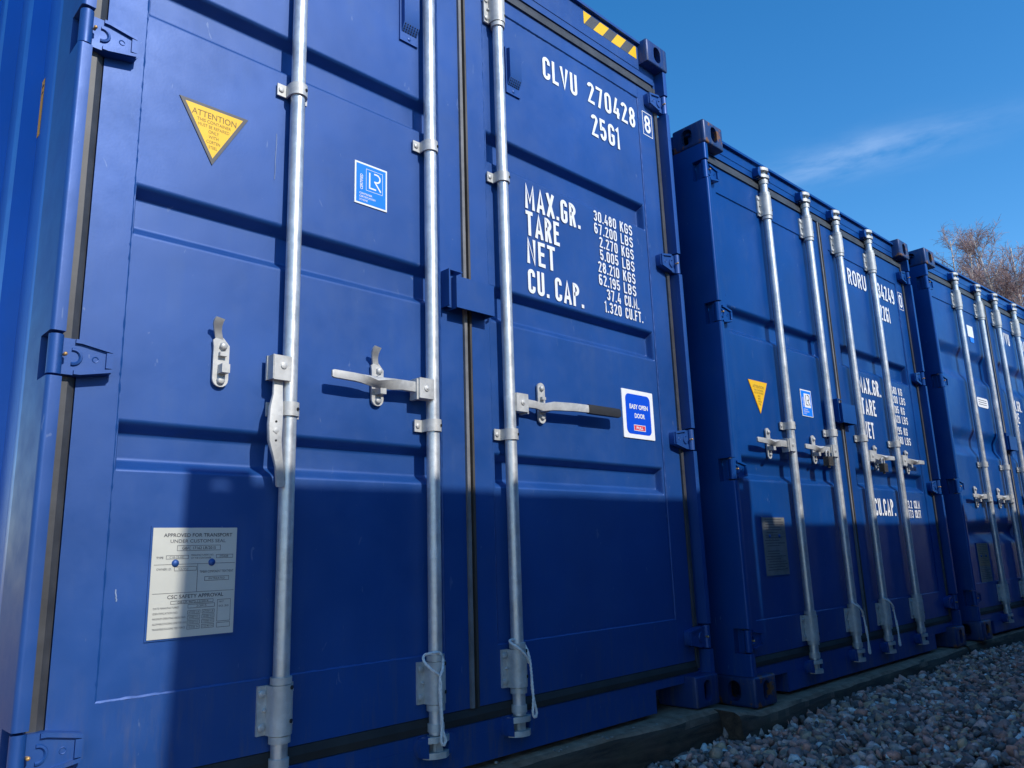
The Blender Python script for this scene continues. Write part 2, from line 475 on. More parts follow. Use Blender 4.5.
# ------------------------------------------------------------------ ISO corner casting (hollow, with holes)
def casting_mesh(mat, flipx, flipz):
    b = bmesh.new()
    X, Y, Z = 0.162, 0.178, 0.118
    corner = {}
    def cv(p):
        k = tuple(round(c, 5) for c in p)
        if k not in corner: corner[k] = b.verts.new(p)
        return corner[k]
    def stadium(cx, cy, w, h, n=8):
        pts = []
        r = min(w, h) / 2
        dx, dy = max(0, w / 2 - r), max(0, h / 2 - r)
        for (sx, sy, a) in ((1, 1, 0), (-1, 1, 90), (-1, -1, 180), (1, -1, 270)):
            for k in range(n + 1):
                t = math.radians(a + 90 * k / n)
                p = (cx + sx * dx + r * math.cos(t), cy + sy * dy + r * math.sin(t))
                if not pts or math.hypot(p[0] - pts[-1][0], p[1] - pts[-1][1]) > 1e-5: pts.append(p)
        if math.hypot(pts[0][0] - pts[-1][0], pts[0][1] - pts[-1][1]) < 1e-5: pts.pop()
        return pts
    def face(P, du, dv, hole=None, inward=None):
        q = [cv(P(0, 0)), cv(P(du, 0)), cv(P(du, dv)), cv(P(0, dv))]
        if hole is None:
            b.faces.new(q); return
        es = []
        for i in range(4):
            e = b.edges.get((q[i], q[(i + 1) % 4])) or b.edges.new((q[i], q[(i + 1) % 4]))
            es.append(e)
        hv = [b.verts.new(P(*p)) for p in hole]
        he = [b.edges.new((hv[i], hv[(i + 1) % len(hv)])) for i in range(len(hv))]
        bmesh.ops.triangle_fill(b, edges=es + he, use_beauty=True)
        hv2 = [b.verts.new(Vector(v.co) + Vector(inward) * 0.026) for v in hv]
        for i in range(len(hv)):
            j = (i + 1) % len(hv)
            b.faces.new((hv[i], hv[j], hv2[j], hv2[i]))
    face(lambda u, v: (u, 0, v), X, Z, stadium(0.083, 0.058, 0.052, 0.080), (0, 1, 0))      # end hole
    face(lambda u, v: (0, u, v), Y, Z, stadium(0.098, 0.058, 0.060, 0.080), (1, 0, 0))      # side hole
    face(lambda u, v: (u, v, Z), X, Y, stadium(0.083, 0.098, 0.064, 0.120), (0, 0, -1))     # top hole
    face(lambda u, v: (u, v, 0), X, Y)
    face(lambda u, v: (X, u, v), Y, Z)
    face(lambda u, v: (u, Y, v), X, Z)
    vs = set(corner.values())
    es = [e for e in b.edges if e.verts[0] in vs and e.verts[1] in vs and len(e.link_faces) == 2 and e.calc_face_angle(0) > 0.5]
    bmesh.ops.bevel(b, geom=es, offset=0.011, segments=3, affect='EDGES', profile=0.5)
    for v in b.verts:
        if flipx: v.co.x = -v.co.x
        if flipz: v.co.z = Z - v.co.z
    bmesh.ops.recalc_face_normals(b, faces=b.faces[:])
    me = bpy.data.meshes.new('corner_casting'); b.to_mesh(me); b.free()
    me.materials.append(mat)
    me.polygons.foreach_set('use_smooth', [True] * len(me.polygons))
    me.set_sharp_from_angle(angle=math.radians(38))
    return me

# ------------------------------------------------------------------ container
Wd, LEN = 2.438, 6.058
DY = 0.055            # outer face of the door frame
PY = 0.060            # flat of the door panel
def sstep(t): t = max(0, min(1, t)); return t * t * (3 - 2 * t)

def door_leaf(name, mat, root, x0, x1, p0, p1, z0, z1, pz0, pz1, recs, rx0, rx1, depth, slope, rail=True):
    m = MB()
    m.box(x0, p0, DY, DY + 0.05, z0, z1, 0.004)
    m.box(p1, x1, DY, DY + 0.05, z0, z1, 0.004)
    m.box(p0, p1, DY + 0.0005, DY + 0.05, z0, pz0, 0.002)
    m.box(p0, p1, DY + 0.0005, DY + 0.05, pz1, z1, 0.002)
    # pressed panel
    zs = {pz0, pz1}
    for (a, c) in recs:
        for base in (a, c):
            s = 1 if base == a else -1
            for k in range(-1, 10): zs.add(base + s * (slope * 1.15) * k / 8)
    k = pz0
    while k < pz1: zs.add(k); k += 0.06
    zs = sorted(z for z in zs if pz0 <= z <= pz1)
    xs = {p0, p1}
    for base, s in ((rx0, 1), (rx1, -1)):
        for k in range(-1, 10): xs.add(base + s * 0.013 * k / 8)
    k = p0
    while k < p1: xs.add(k); k += 0.07
    xs = sorted(x for x in xs if p0 <= x <= p1)
    def dz(z):
        d = 0
        for (a, c) in recs:
            if a < z < c: d = max(d, min(sstep((z - a) / slope), sstep((c - z) / slope)))
        return d
    def dx(x): return min(sstep((x - rx0) / 0.011), sstep((rx1 - x) / 0.011)) if rx0 < x < rx1 else 0
    b = m.bm
    sd_ = hash(name + str(x0)) % 97
    G = []
    for z in zs:
        row = []
        for x in xs:
            wob = 0.0012 * noise.noise(Vector((x * 2.2 + sd_, z * 2.6, 0.3)))
            row.append(b.verts.new((x, PY + wob + depth * min(dz(z), dx(x)), z)))
        G.append(row)
    for i in range(len(G) - 1):
        for j in range(len(xs) - 1):
            b.faces.new((G[i][j], G[i][j + 1], G[i + 1][j + 1], G[i + 1][j]))
    m.box(x0 + .01, x1 - .01, 0.112, 0.118, z0 + .01, z1 - .01)
    # weld bead round the panel
    rnd = random.Random(3)
    for (xa, za, xb, zb) in ((p0, pz0, p0, pz1), (p1, pz0, p1, pz1), (p0, pz0, p1, pz0), (p0, pz1, p1, pz1)):
        L = math.hypot(xb - xa, zb - za); n = int(L / 0.012)
        path = [(xa + (xb - xa) * i / n + rnd.uniform(-.0006, .0006), PY - 0.001, za + (zb - za) * i / n + rnd.uniform(-.0006, .0006)) for i in range(n + 1)]
        m.tube(path, 0.0025, 5, radii=[0.0026 + 0.0024 * rnd.random() for _ in path])
    return m.build(name, mat, root, 35)

def hinge(mat, parent, z, right):
    m = MB()
    h = 0.043
    m.cyl(0.0200, 0.0265, z - h, z + h, 0.0145, 18, bev=0.002)
    # blade: a tapered forging with raised rims
    pl = [(0.018, z - h * .92), (0.066, z - h * .92), (0.134, z - h * .62), (0.138, z - h * .5), (0.138, z + h * .5), (0.134, z + h * .62), (0.066, z + h * .92), (0.018, z + h * .92)]
    m.prism(pl, 'y', 0.0295, 0.0545, bev=0.004)
    top = [(0.058, z + h * .90), (0.070, z + h * .90), (0.133, z + h * .60), (0.133, z + h * .42), (0.070, z + h * .70), (0.058, z + h * .70)]
    m.prism(top, 'y', 0.0225, 0.0298, bev=0.002)
    m.prism([(a, 2 * z - c) for a, c in top], 'y', 0.0225, 0.0298, bev=0.002)
    m.box(0.1205, 0.1335, 0.0225, 0.0298, z - h * .40, z + h * .40, 0.002)
    ring = [(0.055 + 0.016 * math.cos(t), 0.028, z + 0.016 * math.sin(t)) for t in [math.radians(-100 + 20 * i) for i in range(11)]]
    m.tube(ring, 0.004, 6)
    ring = [(0.100 + 0.006 * math.cos(t), 0.0292, z + 0.006 * math.sin(t)) for t in [2 * PI * i / 12 for i in range(13)]]
    m.tube(ring, 0.0012, 5)
    m.tube([(0.036, 0.020, z), (0.036, 0.009, z)], 0.0035, 8, mi=1)
    m.ball((0.036, 0.009, z), 0.0042, mi=1)
    if right:
        for v in m.bm.verts: v.co.x = Wd - v.co.x
    return m.build('hinge', [mat, BRASS], parent, 45)

def strap_poly(x, yb, r, t, yd, e0, e1):
    """plan outline of a clamp: ears lying on the door at yd, arch of inner radius r round the bar"""
    inner = [(x - e0, yd), (x - r, yd)]
    outer = [(x - e0, yd - t), (x - r - t, yd - t)]
    for k in range(0, 13):
        a = PI - PI * k / 12
        inner.append((x + r * math.cos(a), yb - r * math.sin(a)))
        outer.append((x + (r + t) * math.cos(a), yb - (r + t) * math.sin(a)))
    inner += [(x + r, yd), (x + e1, yd)]
    outer += [(x + r + t, yd - t), (x + e1, yd - t)]
    return outer + inner[::-1]
BY, BR = 0.029, 0.0198      # bar centre and radius
def bar_guide(parent, x, z):
    m = MB()
    m.prism(strap_poly(x, BY, BR + 0.001, 0.005, DY, 0.052, 0.040), 'z', z - 0.018, z + 0.018, bev=0.0012)
    m.bolt(x - 0.041, DY - 0.005, z, 0.008, 0.005)
    m.bolt(x + 0.034, DY - 0.005, z, 0.0055, 0.004)
    a = math.radians(-62)
    m.tube([(x + 0.026 * math.cos(a), BY + 0.026 * math.sin(a), z), (x + 0.0285 * math.cos(a), BY + 0.0285 * math.sin(a), z)], 0.0045, 8, mi=1)
    return m.build('bar_guide', [GALVM, BLACK], parent)
def bar_housing(parent, x, z0, z1, s):
    m = MB()
    m.prism(strap_poly(x, BY, BR + 0.001, 0.0075, DY, 0.049, 0.043), 'z', z0, z1, bev=0.003)
    for zz in (z0 + 0.018, z1 - 0.018):
        m.bolt(x - 0.039, DY - 0.0075, zz, 0.009, 0.006, 10)
        m.bolt(x + 0.036, DY - 0.0075, zz, 0.007, 0.005, 8)
        a = math.radians(-58)
        m.tube([(x + 0.028 * math.cos(a), BY + 0.028 * math.sin(a), zz + .012), (x + 0.031 * math.cos(a), BY + 0.031 * math.sin(a), zz + .012)], 0.005, 10, mi=1)
    m.bolt(x - 0.033, DY - 0.0075, (z0 + z1) / 2, 0.0045, 0.007, 8)
    m.cyl(x, BY, z1 + 0.002, z1 + 0.018, BR + 0.006, 20, bev=0.002)
    m.cyl(x, BY, z0 - 0.018, z0 - 0.002, BR + 0.006, 20, bev=0.002)
    return m.build('bar_housing', [GALVM, BLACK], parent)
def cam_end(parent, x, z, s):
    """claw on the end of the bar; s=-1 at the foot, +1 at the head"""
    m = MB()
    Z = lambda d: z + s * d
    def span(a, c): return (min(Z(a), Z(c)), max(Z(a), Z(c)))
    m.cyl(x, BY, *span(-0.035, -0.014), BR + 0.004, 18, bev=0.003)
    m.cyl(x, BY, *span(-0.02, 0.055), 0.012, 14)
    for d, w, sh in ((0.0, 0.045, 0.006), (0.040, 0.041, -0.006)):
        pl = [(x - w, BY + .008), (x - w * .8, BY - .012), (x - w * .35, BY - .024), (x + w * .3, BY - .028), (x + w * .75, BY - .016), (x + w, BY + sh), (x + w * .55, BY + .010), (x + .012, BY + .022), (x - .012, BY + .022), (x - w * .5, BY + .012)]
        m.prism(pl, 'z', *span(d - 0.004, d + 0.012), bev=0.003)
    m.box(x - 0.009, x + 0.013, BY - 0.012, BY + 0.022, *span(0.008, 0.040), 0.003)
    return m.build('bar_cam', GALVM, parent)
def cam_keeper(mat, parent, x, z, s):
    m = MB()
    zc = z + s * 0.022
    for q in (-1, 1):
        pl = [(q * 0.030, zc - 0.028), (q * 0.058, zc - 0.022), (q * 0.064, zc), (q * 0.058, zc + 0.022), (q * 0.030, zc + 0.028), (q * 0.036, zc)]
        m.prism([(x + a, c) for a, c in pl], 'y', 0.018, 0.0535, bev=0.004)
    m.box(x - 0.052, x + 0.052, 0.046, 0.0532, zc - 0.030, zc + 0.030, 0.002)
    return m.build('cam_keeper', mat, parent)
def lever_rings(secs):
    out = []
    for (x, y, z, hy, hz, rot) in secs:
        c, s = math.cos(rot), math.sin(rot)
        ring = []
        for k in range(12):
            a = 2 * PI * (k + .5) / 12
            ca, sa = math.cos(a), math.sin(a)
            py = hy * math.copysign(min(1, abs(ca) * 1.25), ca); pz = hz * math.copysign(min(1, abs(sa) * 1.25), sa)
            ring.append((x, y + py * c - pz * s, z + py * s + pz * c))
        out.append(ring)
    return out
def lever(parent, bx, z, d, L=0.36, grip=False):
    """handle lying on its hasp, pointing in direction d (+1 right, -1 left)"""
    m = MB()
    xa, xb = sorted((bx + d * 0.012, bx + d * 0.066))
    m.box(xa, xb, 0.006, 0.044, z - 0.030, z + 0.031, 0.004)
    xa, xb = sorted((bx + d * 0.060, bx + d * 0.072))
    m.box(xa, xb, 0.012, 0.046, z - 0.034, z + 0.028, 0.003)
    m.bolt(bx + d * 0.040, 0.006, z, 0.009, 0.004, 10)
    m.bolt(bx + d * 0.040, 0.002, z, 0.004, 0.002, 6)
    secs = [(0.03, .012, .004, .006, .017, 0), (0.12, .006, .003, .006, .016, 0), (0.150, .002, .001, .006, .017, .25), (0.185, -.004, -.001, .007, .018, .75),
            (0.215, -.008, -.001, .008, .017, 1.05), (0.24, -.010, .001, .007, .014, .55), (0.265, -.012, .002, .006, .0125, .1), (L * .8, -.014, .003, .006, .0125, 0), (L - .006, -.016, .004, .0055, .012, 0), (L, -.016, .004, .004, .009, 0)]
    if grip: secs = [(0.03, .012, .004, .006, .016, 0), (0.115, .006, .003, .006, .014, 0), (0.15, .0, -.002, .006, .013, .3), (0.20, -.012, .006, .006, .016, .0), (0.30, -.020, .012, .006, .0155, 0), (0.375, -.020, .014, .006, .0150, 0), (0.40, -.020, .014, .006, .0150, 0)]
    m.rings([[(bx + d * p[0], p[1], p[2]) for p in r] for r in lever_rings([(s[0], s[1] * .45 + .020, z + s[2], s[3], s[4], s[5]) for s in secs])])
    o = m.build('handle', GALVM, parent, 50)
    if grip:
        g = MB()
        secs = [(0.378, -.020, .014, .009, .0175, 0), (0.40, -.020, .0142, .0095, .018, 0), (0.555, -.018, .016, .009, .0175, 0), (0.566, -.018, .016, .006, .013, 0)]
        g.rings([[(bx + d * p[0], p[1], p[2]) for p in r] for r in lever_rings([(s[0], s[1] * .45 + .020, z + s[2], s[3], s[4], s[5]) for s in secs])])
        g.build('handle_grip', RUBBER, parent, 50)
    return o
def lever_hanging(parent, bx, z):
    m = MB()
    m.box(bx - 0.058, bx - 0.010, -0.014, -0.006, z - 0.034, z + 0.030, 0.003)
    m.box(bx - 0.062, bx - 0.014, 0.018, 0.026, z - 0.032, z + 0.032, 0.003)
    m.box(bx - 0.024, bx - 0.010, -0.012, 0.026, z - 0.032, z + 0.030, 0.003)
    m.box(bx - 0.060, bx - 0.053, -0.012, 0.026, z - 0.032, z + 0.031, 0.003)
    m.bolt(bx - 0.032, -0.014, z + 0.004, 0.009, 0.004, 10)
    secs = [(-.036, .008, z - .01, .013, .005), (-.038, .004, z - .070, .014, .005), (-.044, -.002, z - .105, .019, .007), (-.048, -.006, z - .150, .020, .008), (-.048, -.007, z - .190, .018, .008), (-.038, -.006, z - .232, .013, .006), (-.032, -.004, z - .255, .0115, .005), (-.028, -.004, z - .298, .0115, .005), (-.028, -.004, z - .304, .009, .004)]
    rg = []
    for (x, y, zz, hx, hy) in secs:
        ring = []
        for k in range(12):
            a = 2 * PI * (k + .5) / 12
            ca, sa = math.cos(a), math.sin(a)
            ring.append((bx + x + hx * math.copysign(min(1, abs(ca) * 1.25), ca), y + hy * math.copysign(min(1, abs(sa) * 1.25), sa), zz))
        rg.append(ring)
    m.rings(rg)
    m.bolt(bx - .048, -.0140, z - .165, 0.009, 0.003, 4)
    m.bolt(bx - .048, -.0135, z - .142, 0.003, 0.002, 6, mi=1)
    m.bolt(bx - .048, -.0145, z - .190, 0.003, 0.002, 6, mi=1)
    for v_ in m.bm.verts: v_.co.y += 0.016
    return m.build('handle', [GALVM, BLACK], parent, 50)
def hasp(parent, x, z, full=True):
    m = MB()
    w = 0.020
    if full:
        pl = [(x - w, z - 0.040), (x - w, z + 0.040), (x - w - .002, z + 0.056), (x - .010, z + 0.068), (x + .004, z + 0.064), (x + w, z + 0.046), (x + w, z - 0.040)] + [(x + w * math.cos(a), z - 0.040 - w * math.sin(a)) for a in [PI * k / 8 for k in range(1, 8)]]
    else:
        pl = [(x + .018 * math.cos(a), z + 0.060 + .018 * math.sin(a)) for a in [PI * k / 8 for k in range(0, 9)]] + [(x + .018 * math.cos(a), z - 0.048 - .018 * math.sin(a)) for a in [PI - PI * k / 8 for k in range(0, 9)]]
    m.prism(pl, 'y', 0.048, 0.0545, bev=0.0015)
    m.bolt(x + (.003 if full else 0), 0.048, z + (0.043 if full else 0.058), 0.010, 0.009, 6)
    m.bolt(x, 0.048, z - 0.044, 0.010, 0.008, 8)
    # lug that holds the handle
    m.box(x - 0.008, x + 0.012, 0.022, 0.048, z - 0.028, z - 0.006, 0.004)
    m.box(x - 0.008, x + 0.010, 0.036, 0.048, z + 0.016, z + .026, 0.003)
    if full:
        path = [((x - .006, 0.052, z + 0.058), 0.0125), ((x - .011, 0.048, z + 0.070), 0.0115), ((x - .016, 0.042, z + 0.081), 0.0115), ((x - .020, 0.034, z + 0.090), 0.0125), ((x - .021, 0.026, z + 0.099), 0.013), ((x - .018, 0.022, z + 0.106), 0.012)]
        rg = []
        for (p, hw) in path:
            rg.append([(p[0] - hw * .8, p[1] - .003, p[2] + .002), (p[0] + hw * .9, p[1] - .003, p[2] - .002), (p[0] + hw * .9, p[1] + .003, p[2]), (p[0] - hw * .8, p[1] + .003, p[2] + .004)])
        m.rings(rg)
    return m.build('hasp', GALVM, parent, 50)

def corrugated_wall(mat, parent, x_out, sgn, H):
    """side wall with vertical pressings; x_out is the outer flat, sgn points inwards"""
    pl = []
    y = 0.185
    k = 0
    while y < LEN - 0.25:
        pl += [(y, 0.0), (y + 0.035, 0.0), (y + 0.235, 0.036), (y + 0.345, 0.036), (y + 0.385, 0.0)]
        y += 0.41
    pl.append((LEN - 0.19, 0.0))
    m = MB(); b = m.bm
    za, zb = 0.16, H - 0.075
    lo = [b.verts.new((x_out + sgn * d, yy, za)) for yy, d in pl]
    hi = [b.verts.new((x_out + sgn * d, yy, zb)) for yy, d in pl]
    for i in range(len(pl) - 1): b.faces.new((lo[i], lo[i + 1], hi[i + 1], hi[i]))
    return m.build('side_wall', mat, parent, 5, recalc=True)

def container(label, loc, rz, H, mat, smat, cmat, bars, recs, slope, hz, panelL, panelR, recL, recR, pz, guides, hdr_drop=0.011, lockz=1.42, top=0.232, z0=0.166):
    root = thing('shipping_container', label, 'container', loc, rz, 'blue shipping containers standing in a row')
    # castings
    for fx in (0, 1):
        for fz in (0, 1):
            me = casting_mesh(cmat, fx, not fz)
            for back in (0, 1):
                o = link('corner_casting', me, root)
                o.location = (Wd if fx else 0, 0, H - 0.118 if fz else 0)
                if back:
                    o2 = me.copy()
                    for v in o2.vertices: v.co.y = -v.co.y
                    o2.flip_normals(); o.data = o2
                    o.location.y = LEN
    # front posts, cut away where the hinge barrels sit
    for side in (0, 1):
        m = MB()
        full = [(0.0335, 0.0520), (0.0335, 0.010)] + [(0.014 + 0.010 * math.cos(a) - 0.0, 0.018 + 0.010 * math.sin(a) - 0.0) for a in [math.radians(270 - 15 * k) for k in range(0, 7)]] + [(0.004, 0.19), (0.05, 0.19), (0.05, 0.058), (0.0335, 0.058)]
        cut = [(0.004, 0.082), (0.004, 0.19), (0.05, 0.19), (0.05, 0.056), (0.036, 0.056), (0.036, 0.082)]
        f = (lambda p: [(Wd - a, c) for a, c in p]) if side else (lambda p: p)
        z = 0.118
        for h in sorted(hz):
            m.prism(f(full), 'z', z, h - 0.049)
            m.prism(f(cut), 'z', h - 0.049, h + 0.049)
            z = h + 0.049
        m.prism(f(full), 'z', z, H - 0.118)
        m.build('corner_post', mat, root, 35)
    # header, sill, rails, rear
    m = MB()
    m.box(0.05, Wd - 0.05, 0.053, 0.12, H - top + 0.052, H - hdr_drop, 0.003)
    m.box(0.1625, Wd - 0.1625, 0.0505, 0.0535, H - top + 0.085, H - hdr_drop - 0.020, 0.001)
    m.box(0.1625, Wd - 0.1625, 0.036, 0.0525, H - hdr_drop - 0.009, H - hdr_drop + 0.003, 0.001)
    m.build('door_header', mat, root)
    m = MB()
    m.box(0.36, Wd - 0.36, 0.050, 0.16, 0.014, 0.0925, 0.003)
    m.box(0.05, Wd - 0.05, 0.0515, 0.16, 0.0925, z0 - 0.041, 0.003)
    m.box(0.352, 0.360, 0.051, 0.40, 0.012, 0.0925); m.box(Wd - 0.360, Wd - 0.352, 0.051, 0.40, 0.012, 0.0925)
    m.build('door_sill', mat, root)
    for side in (0, 1):
        m = MB()
        xa, xb = (0.006, 0.066) if not side else (Wd - 0.066, Wd - 0.006)
        m.box(xa, xb, 0.178, LEN - 0.178, H - 0.085, H - 0.02, 0.004)
        m.box(xa, xb, 0.178, LEN - 0.178, 0.012, 0.165, 0.004)
        m.build('side_rail', smat, root)
        corrugated_wall(smat, root, 0.008 if not side else Wd - 0.008, 1 if not side else -1, H)
    m = MB()
    m.box(0.03, Wd - 0.03, 0.10, LEN - 0.05, H - 0.034, H - 0.022)
    m.build('roof_panel', smat, root)
    m = MB(); m.box(0.03, Wd - 0.03, 0.16, LEN - 0.05, 0.11, 0.15)
    m.build('floor', DARKIN, root)
    m = MB()
    for xa, xb in ((0.01, 0.12), (Wd - 0.12, Wd - 0.01)): m.box(xa, xb, LEN - 0.16, LEN - 0.012, 0.118, H - 0.118, 0.004)
    m.box(0.12, Wd - 0.12, LEN - 0.07, LEN - 0.03, 0.02, H - 0.02, 0.004)
    m.build('rear_wall', mat, root)
    # doors
    z1 = H - top
    dl = door_leaf('door', mat, root, 0.072, 1.182, panelL[0], panelL[1], z0, z1, pz[0], pz[1], recs, recL[0], recL[1], 0.034, slope)
    dr = door_leaf('door', mat, root, 1.222, Wd - 0.072, panelR[0], panelR[1], z0, z1, pz[0], pz[1], recs, recR[0], recR[1], 0.034, slope)
    for side, d in ((0, dl), (1, dr)):
        for h in hz: hinge(mat, d, h, side)
    # rubber seals
    def seal(d, xa, xb, za, zb, horiz=False, mat=None):
        m = MB(); n = max(2, int((zb - za if not horiz else xb - xa) / 0.05))
        rings = []
        for i in range(n + 1):
            if not horiz:
                z = za + (zb - za) * i / n
                w = 0.0012 * noise.noise(Vector((xa * 7, z * 5, 1)))
                rings.append([(xa, 0.060, z), (xa + .001, 0.0475 + w, z), (xa + (xb - xa) * .52 + w, 0.0465, z), (xb - .001, 0.0575, z), (xb, 0.066, z)])
            else:
                x = xa + (xb - xa) * i / n
                w = 0.0012 * noise.noise(Vector((x * 5, za * 7, 1)))
                rings.append([(x, 0.060, za), (x, 0.0475 + w, za + .001), (x, 0.0465, za + (zb - za) * .5 + w), (x, 0.056, zb - .001), (x, 0.066, zb)])
        fs = m.rings(rings)
        m.build('seal', mat or (GASKET_SHADE if (horiz and za < 1) else GASKET), d, 25)
    seal(dl, 0.036, 0.071, z0 - 0.03, z1 + 0.03); seal(dl, 1.1835, 1.206, z0, z1, mat=GASKET_LIT)
    seal(dr, 1.2065, 1.2215, z0, z1, mat=GASKET_M); seal(dr, Wd - 0.071, Wd - 0.036, z0 - 0.03, z1 + 0.03)
    seal(dl, 0.072, 1.206, z0 - 0.040, z0 - 0.001, True); seal(dr, 1.2065, Wd - 0.072, z0 - 0.040, z0 - 0.001, True)
    seal(dl, 0.072, 1.206, z1 + 0.001, z1 + 0.046, True); seal(dr, 1.2065, Wd - 0.072, z1 + 0.001, z1 + 0.046, True)
    # locking bars
    BO = []
    for i, x in enumerate(bars):
        m = MB()
        m.cyl(x, BY, 0.125, H - 0.125, BR, 28)
        bo = m.build('locking_bar', GALV, root)
        for g in guides: bar_guide(bo, x, g)
        bar_housing(bo, x, 0.205, 0.316, -1); bar_housing(bo, x, z1 - 0.15, z1 - 0.04, 1)
        cam_end(bo, x, 0.118, -1); cam_end(bo, x, H - 0.115, 1)
        cam_keeper(mat, root, x, 0.118, -1); cam_keeper(mat, root, x, H - 0.115, 1)
        BO.append(bo)
    # lock box over the meeting of the doors
    m = MB()
    t = 0.005
    x0, x1, y0, y1, za, zb = 1.118, 1.280, 0.006, 0.0545, lockz - 0.052, lockz + 0.052
    m.box(x0, x1, y0, y0 + t, za, zb, 0.002)
    m.box(x0, x0 + t, y0 + t, y1, za - .002, zb); m.box(x1 - t, x1, y0 + t, y1, za, zb)
    m.box(x0 + t, x1 - t, y0 + t, y1, zb - t, zb - .0005)
    m.box(1.094, 1.099, 0.014, 0.054, za + .004, zb + .018, 0.001); m.box(1.099, 1.130, 0.032, 0.0375, za + .004, zb + .014, 0.001)
    m.box(1.094, 1.150, 0.014, 0.054, zb + .018, zb + .022)
    m.tube([(1.296, 0.05, za + .02), (1.296, 0.035, za + .012), (1.284, 0.028, za + .008)], 0.004, 6)
    m.build('lock_box', mat, root)
    return root, dl, dr, BO

def vent(mat, door, x0, x1, z0, z1):
    m = MB()
    m.box(x0, x1, 0.0535, PY + .002, z0, z1, 0.002)
    c = (x0 + x1) / 2; w = (x1 - x0) / 2 - .006
    rg = [[(c - w, 0.054, z0 + .055), (c + w, 0.054, z0 + .055), (c + w, 0.054, z0 + .052), (c - w, 0.054, z0 + .052)]]
    pr = [(0.0545, z0 + 0.030), (0.036, z0 + 0.060), (0.036, z1 - 0.012), (0.0545, z1 - 0.006)]
    m.prism(pr, 'x', c - w, c + w, bev=0.002)
    for zz in (z0 + .014,): m.bolt(c, 0.0535, zz, 0.006, 0.003, 8)
    for i in range(6):                                             # louvre holes in the sloping foot
        for j in range(4):
            f = (j + .7) / 4.4
            m.ball((c - w * .8 + 1.6 * w * i / 5, 0.0545 - .0185 * f - .0004, z0 + .030 + .030 * f), 0.0022, mi=1)
    return m.build('vent', [mat, BLACK], door)

# ================================================================== the scene
ST = 0.0573          # front of a film stuck on the panel flat
def lettering(root, lines, name='lettering'):
    for kw in lines:
        m = MB(); stencil(m, kw['s'], kw['y'], kw['z0'], kw['h'], kw.get('x0'), kw.get('x1'), .92 if 'wf' in kw else None, kw.get('sw', .15)); m.build(name, WHITE, root)

# ---- first container: high, three bars
R1 = [(1.955, 2.080), (1.370, 1.500), (0.812, 0.927)]
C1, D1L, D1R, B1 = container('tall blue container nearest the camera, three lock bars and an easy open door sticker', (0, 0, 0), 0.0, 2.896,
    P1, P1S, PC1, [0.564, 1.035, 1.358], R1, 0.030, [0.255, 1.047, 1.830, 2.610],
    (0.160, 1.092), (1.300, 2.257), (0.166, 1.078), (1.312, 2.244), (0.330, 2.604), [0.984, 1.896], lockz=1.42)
vent(P1, D1L, 0.935, 1.008, 2.262, 2.462)
vent(P1, D1R, 1.418, 1.490, 2.275, 2.465)
for i in (1, 2): pass
hasp(D1L, 0.388, 1.086); hasp(D1L, 0.850, 1.088); hasp(D1R, 1.533, 1.106, False)
lever_hanging(C1, 0.564, 1.088); lever(C1, 1.035, 1.090, -1, 0.357); lever(C1, 1.358, 1.092, 1, grip=True)

# attention triangle
def triangle(root, x0, x1, z1, z0, rim, mats, lines, rimw=0.0085):
    m = MB(); cx = (x0 + x1) / 2
    m.prism([(x0, z1), (x1, z1), (cx, z0)], 'y', ST, PY + .002, mi=0)
    k = rimw
    m.flat([(x0 + k * 1.75, z1 - k), (x1 - k * 1.75, z1 - k), (cx, z0 + k * 2.1)], ST - .0003, mi=1)
    o = m.build('warning_sticker', mats, root)
    m = MB()
    for kw in lines: m.text(**kw)
    m.build('lettering', BROWNINK, o)
    return o
L = []
cx = 0.343
for s_, w, z, h in (('ATTENTION', .118, 1.733, .0165), ('THIS CONTAINER', .090, 1.719, .0088), ('MUST BE REPAIRED', .082, 1.7055, .0088), ('ONLY', .028, 1.692, .0088), ('WITH', .026, 1.678, .0088), ('CORTEN', .036, 1.664, .0084), ('STEEL', .023, 1.650, .0080)):
    L.append(dict(s=s_, y=ST - .0006, z0=z, h=h, x0=cx - w / 2, x1=cx + w / 2, bold=0.005))
triangle(C1, 0.2515, 0.4345, 1.770, 1.607, True, [DGREY, YELLOW], L)

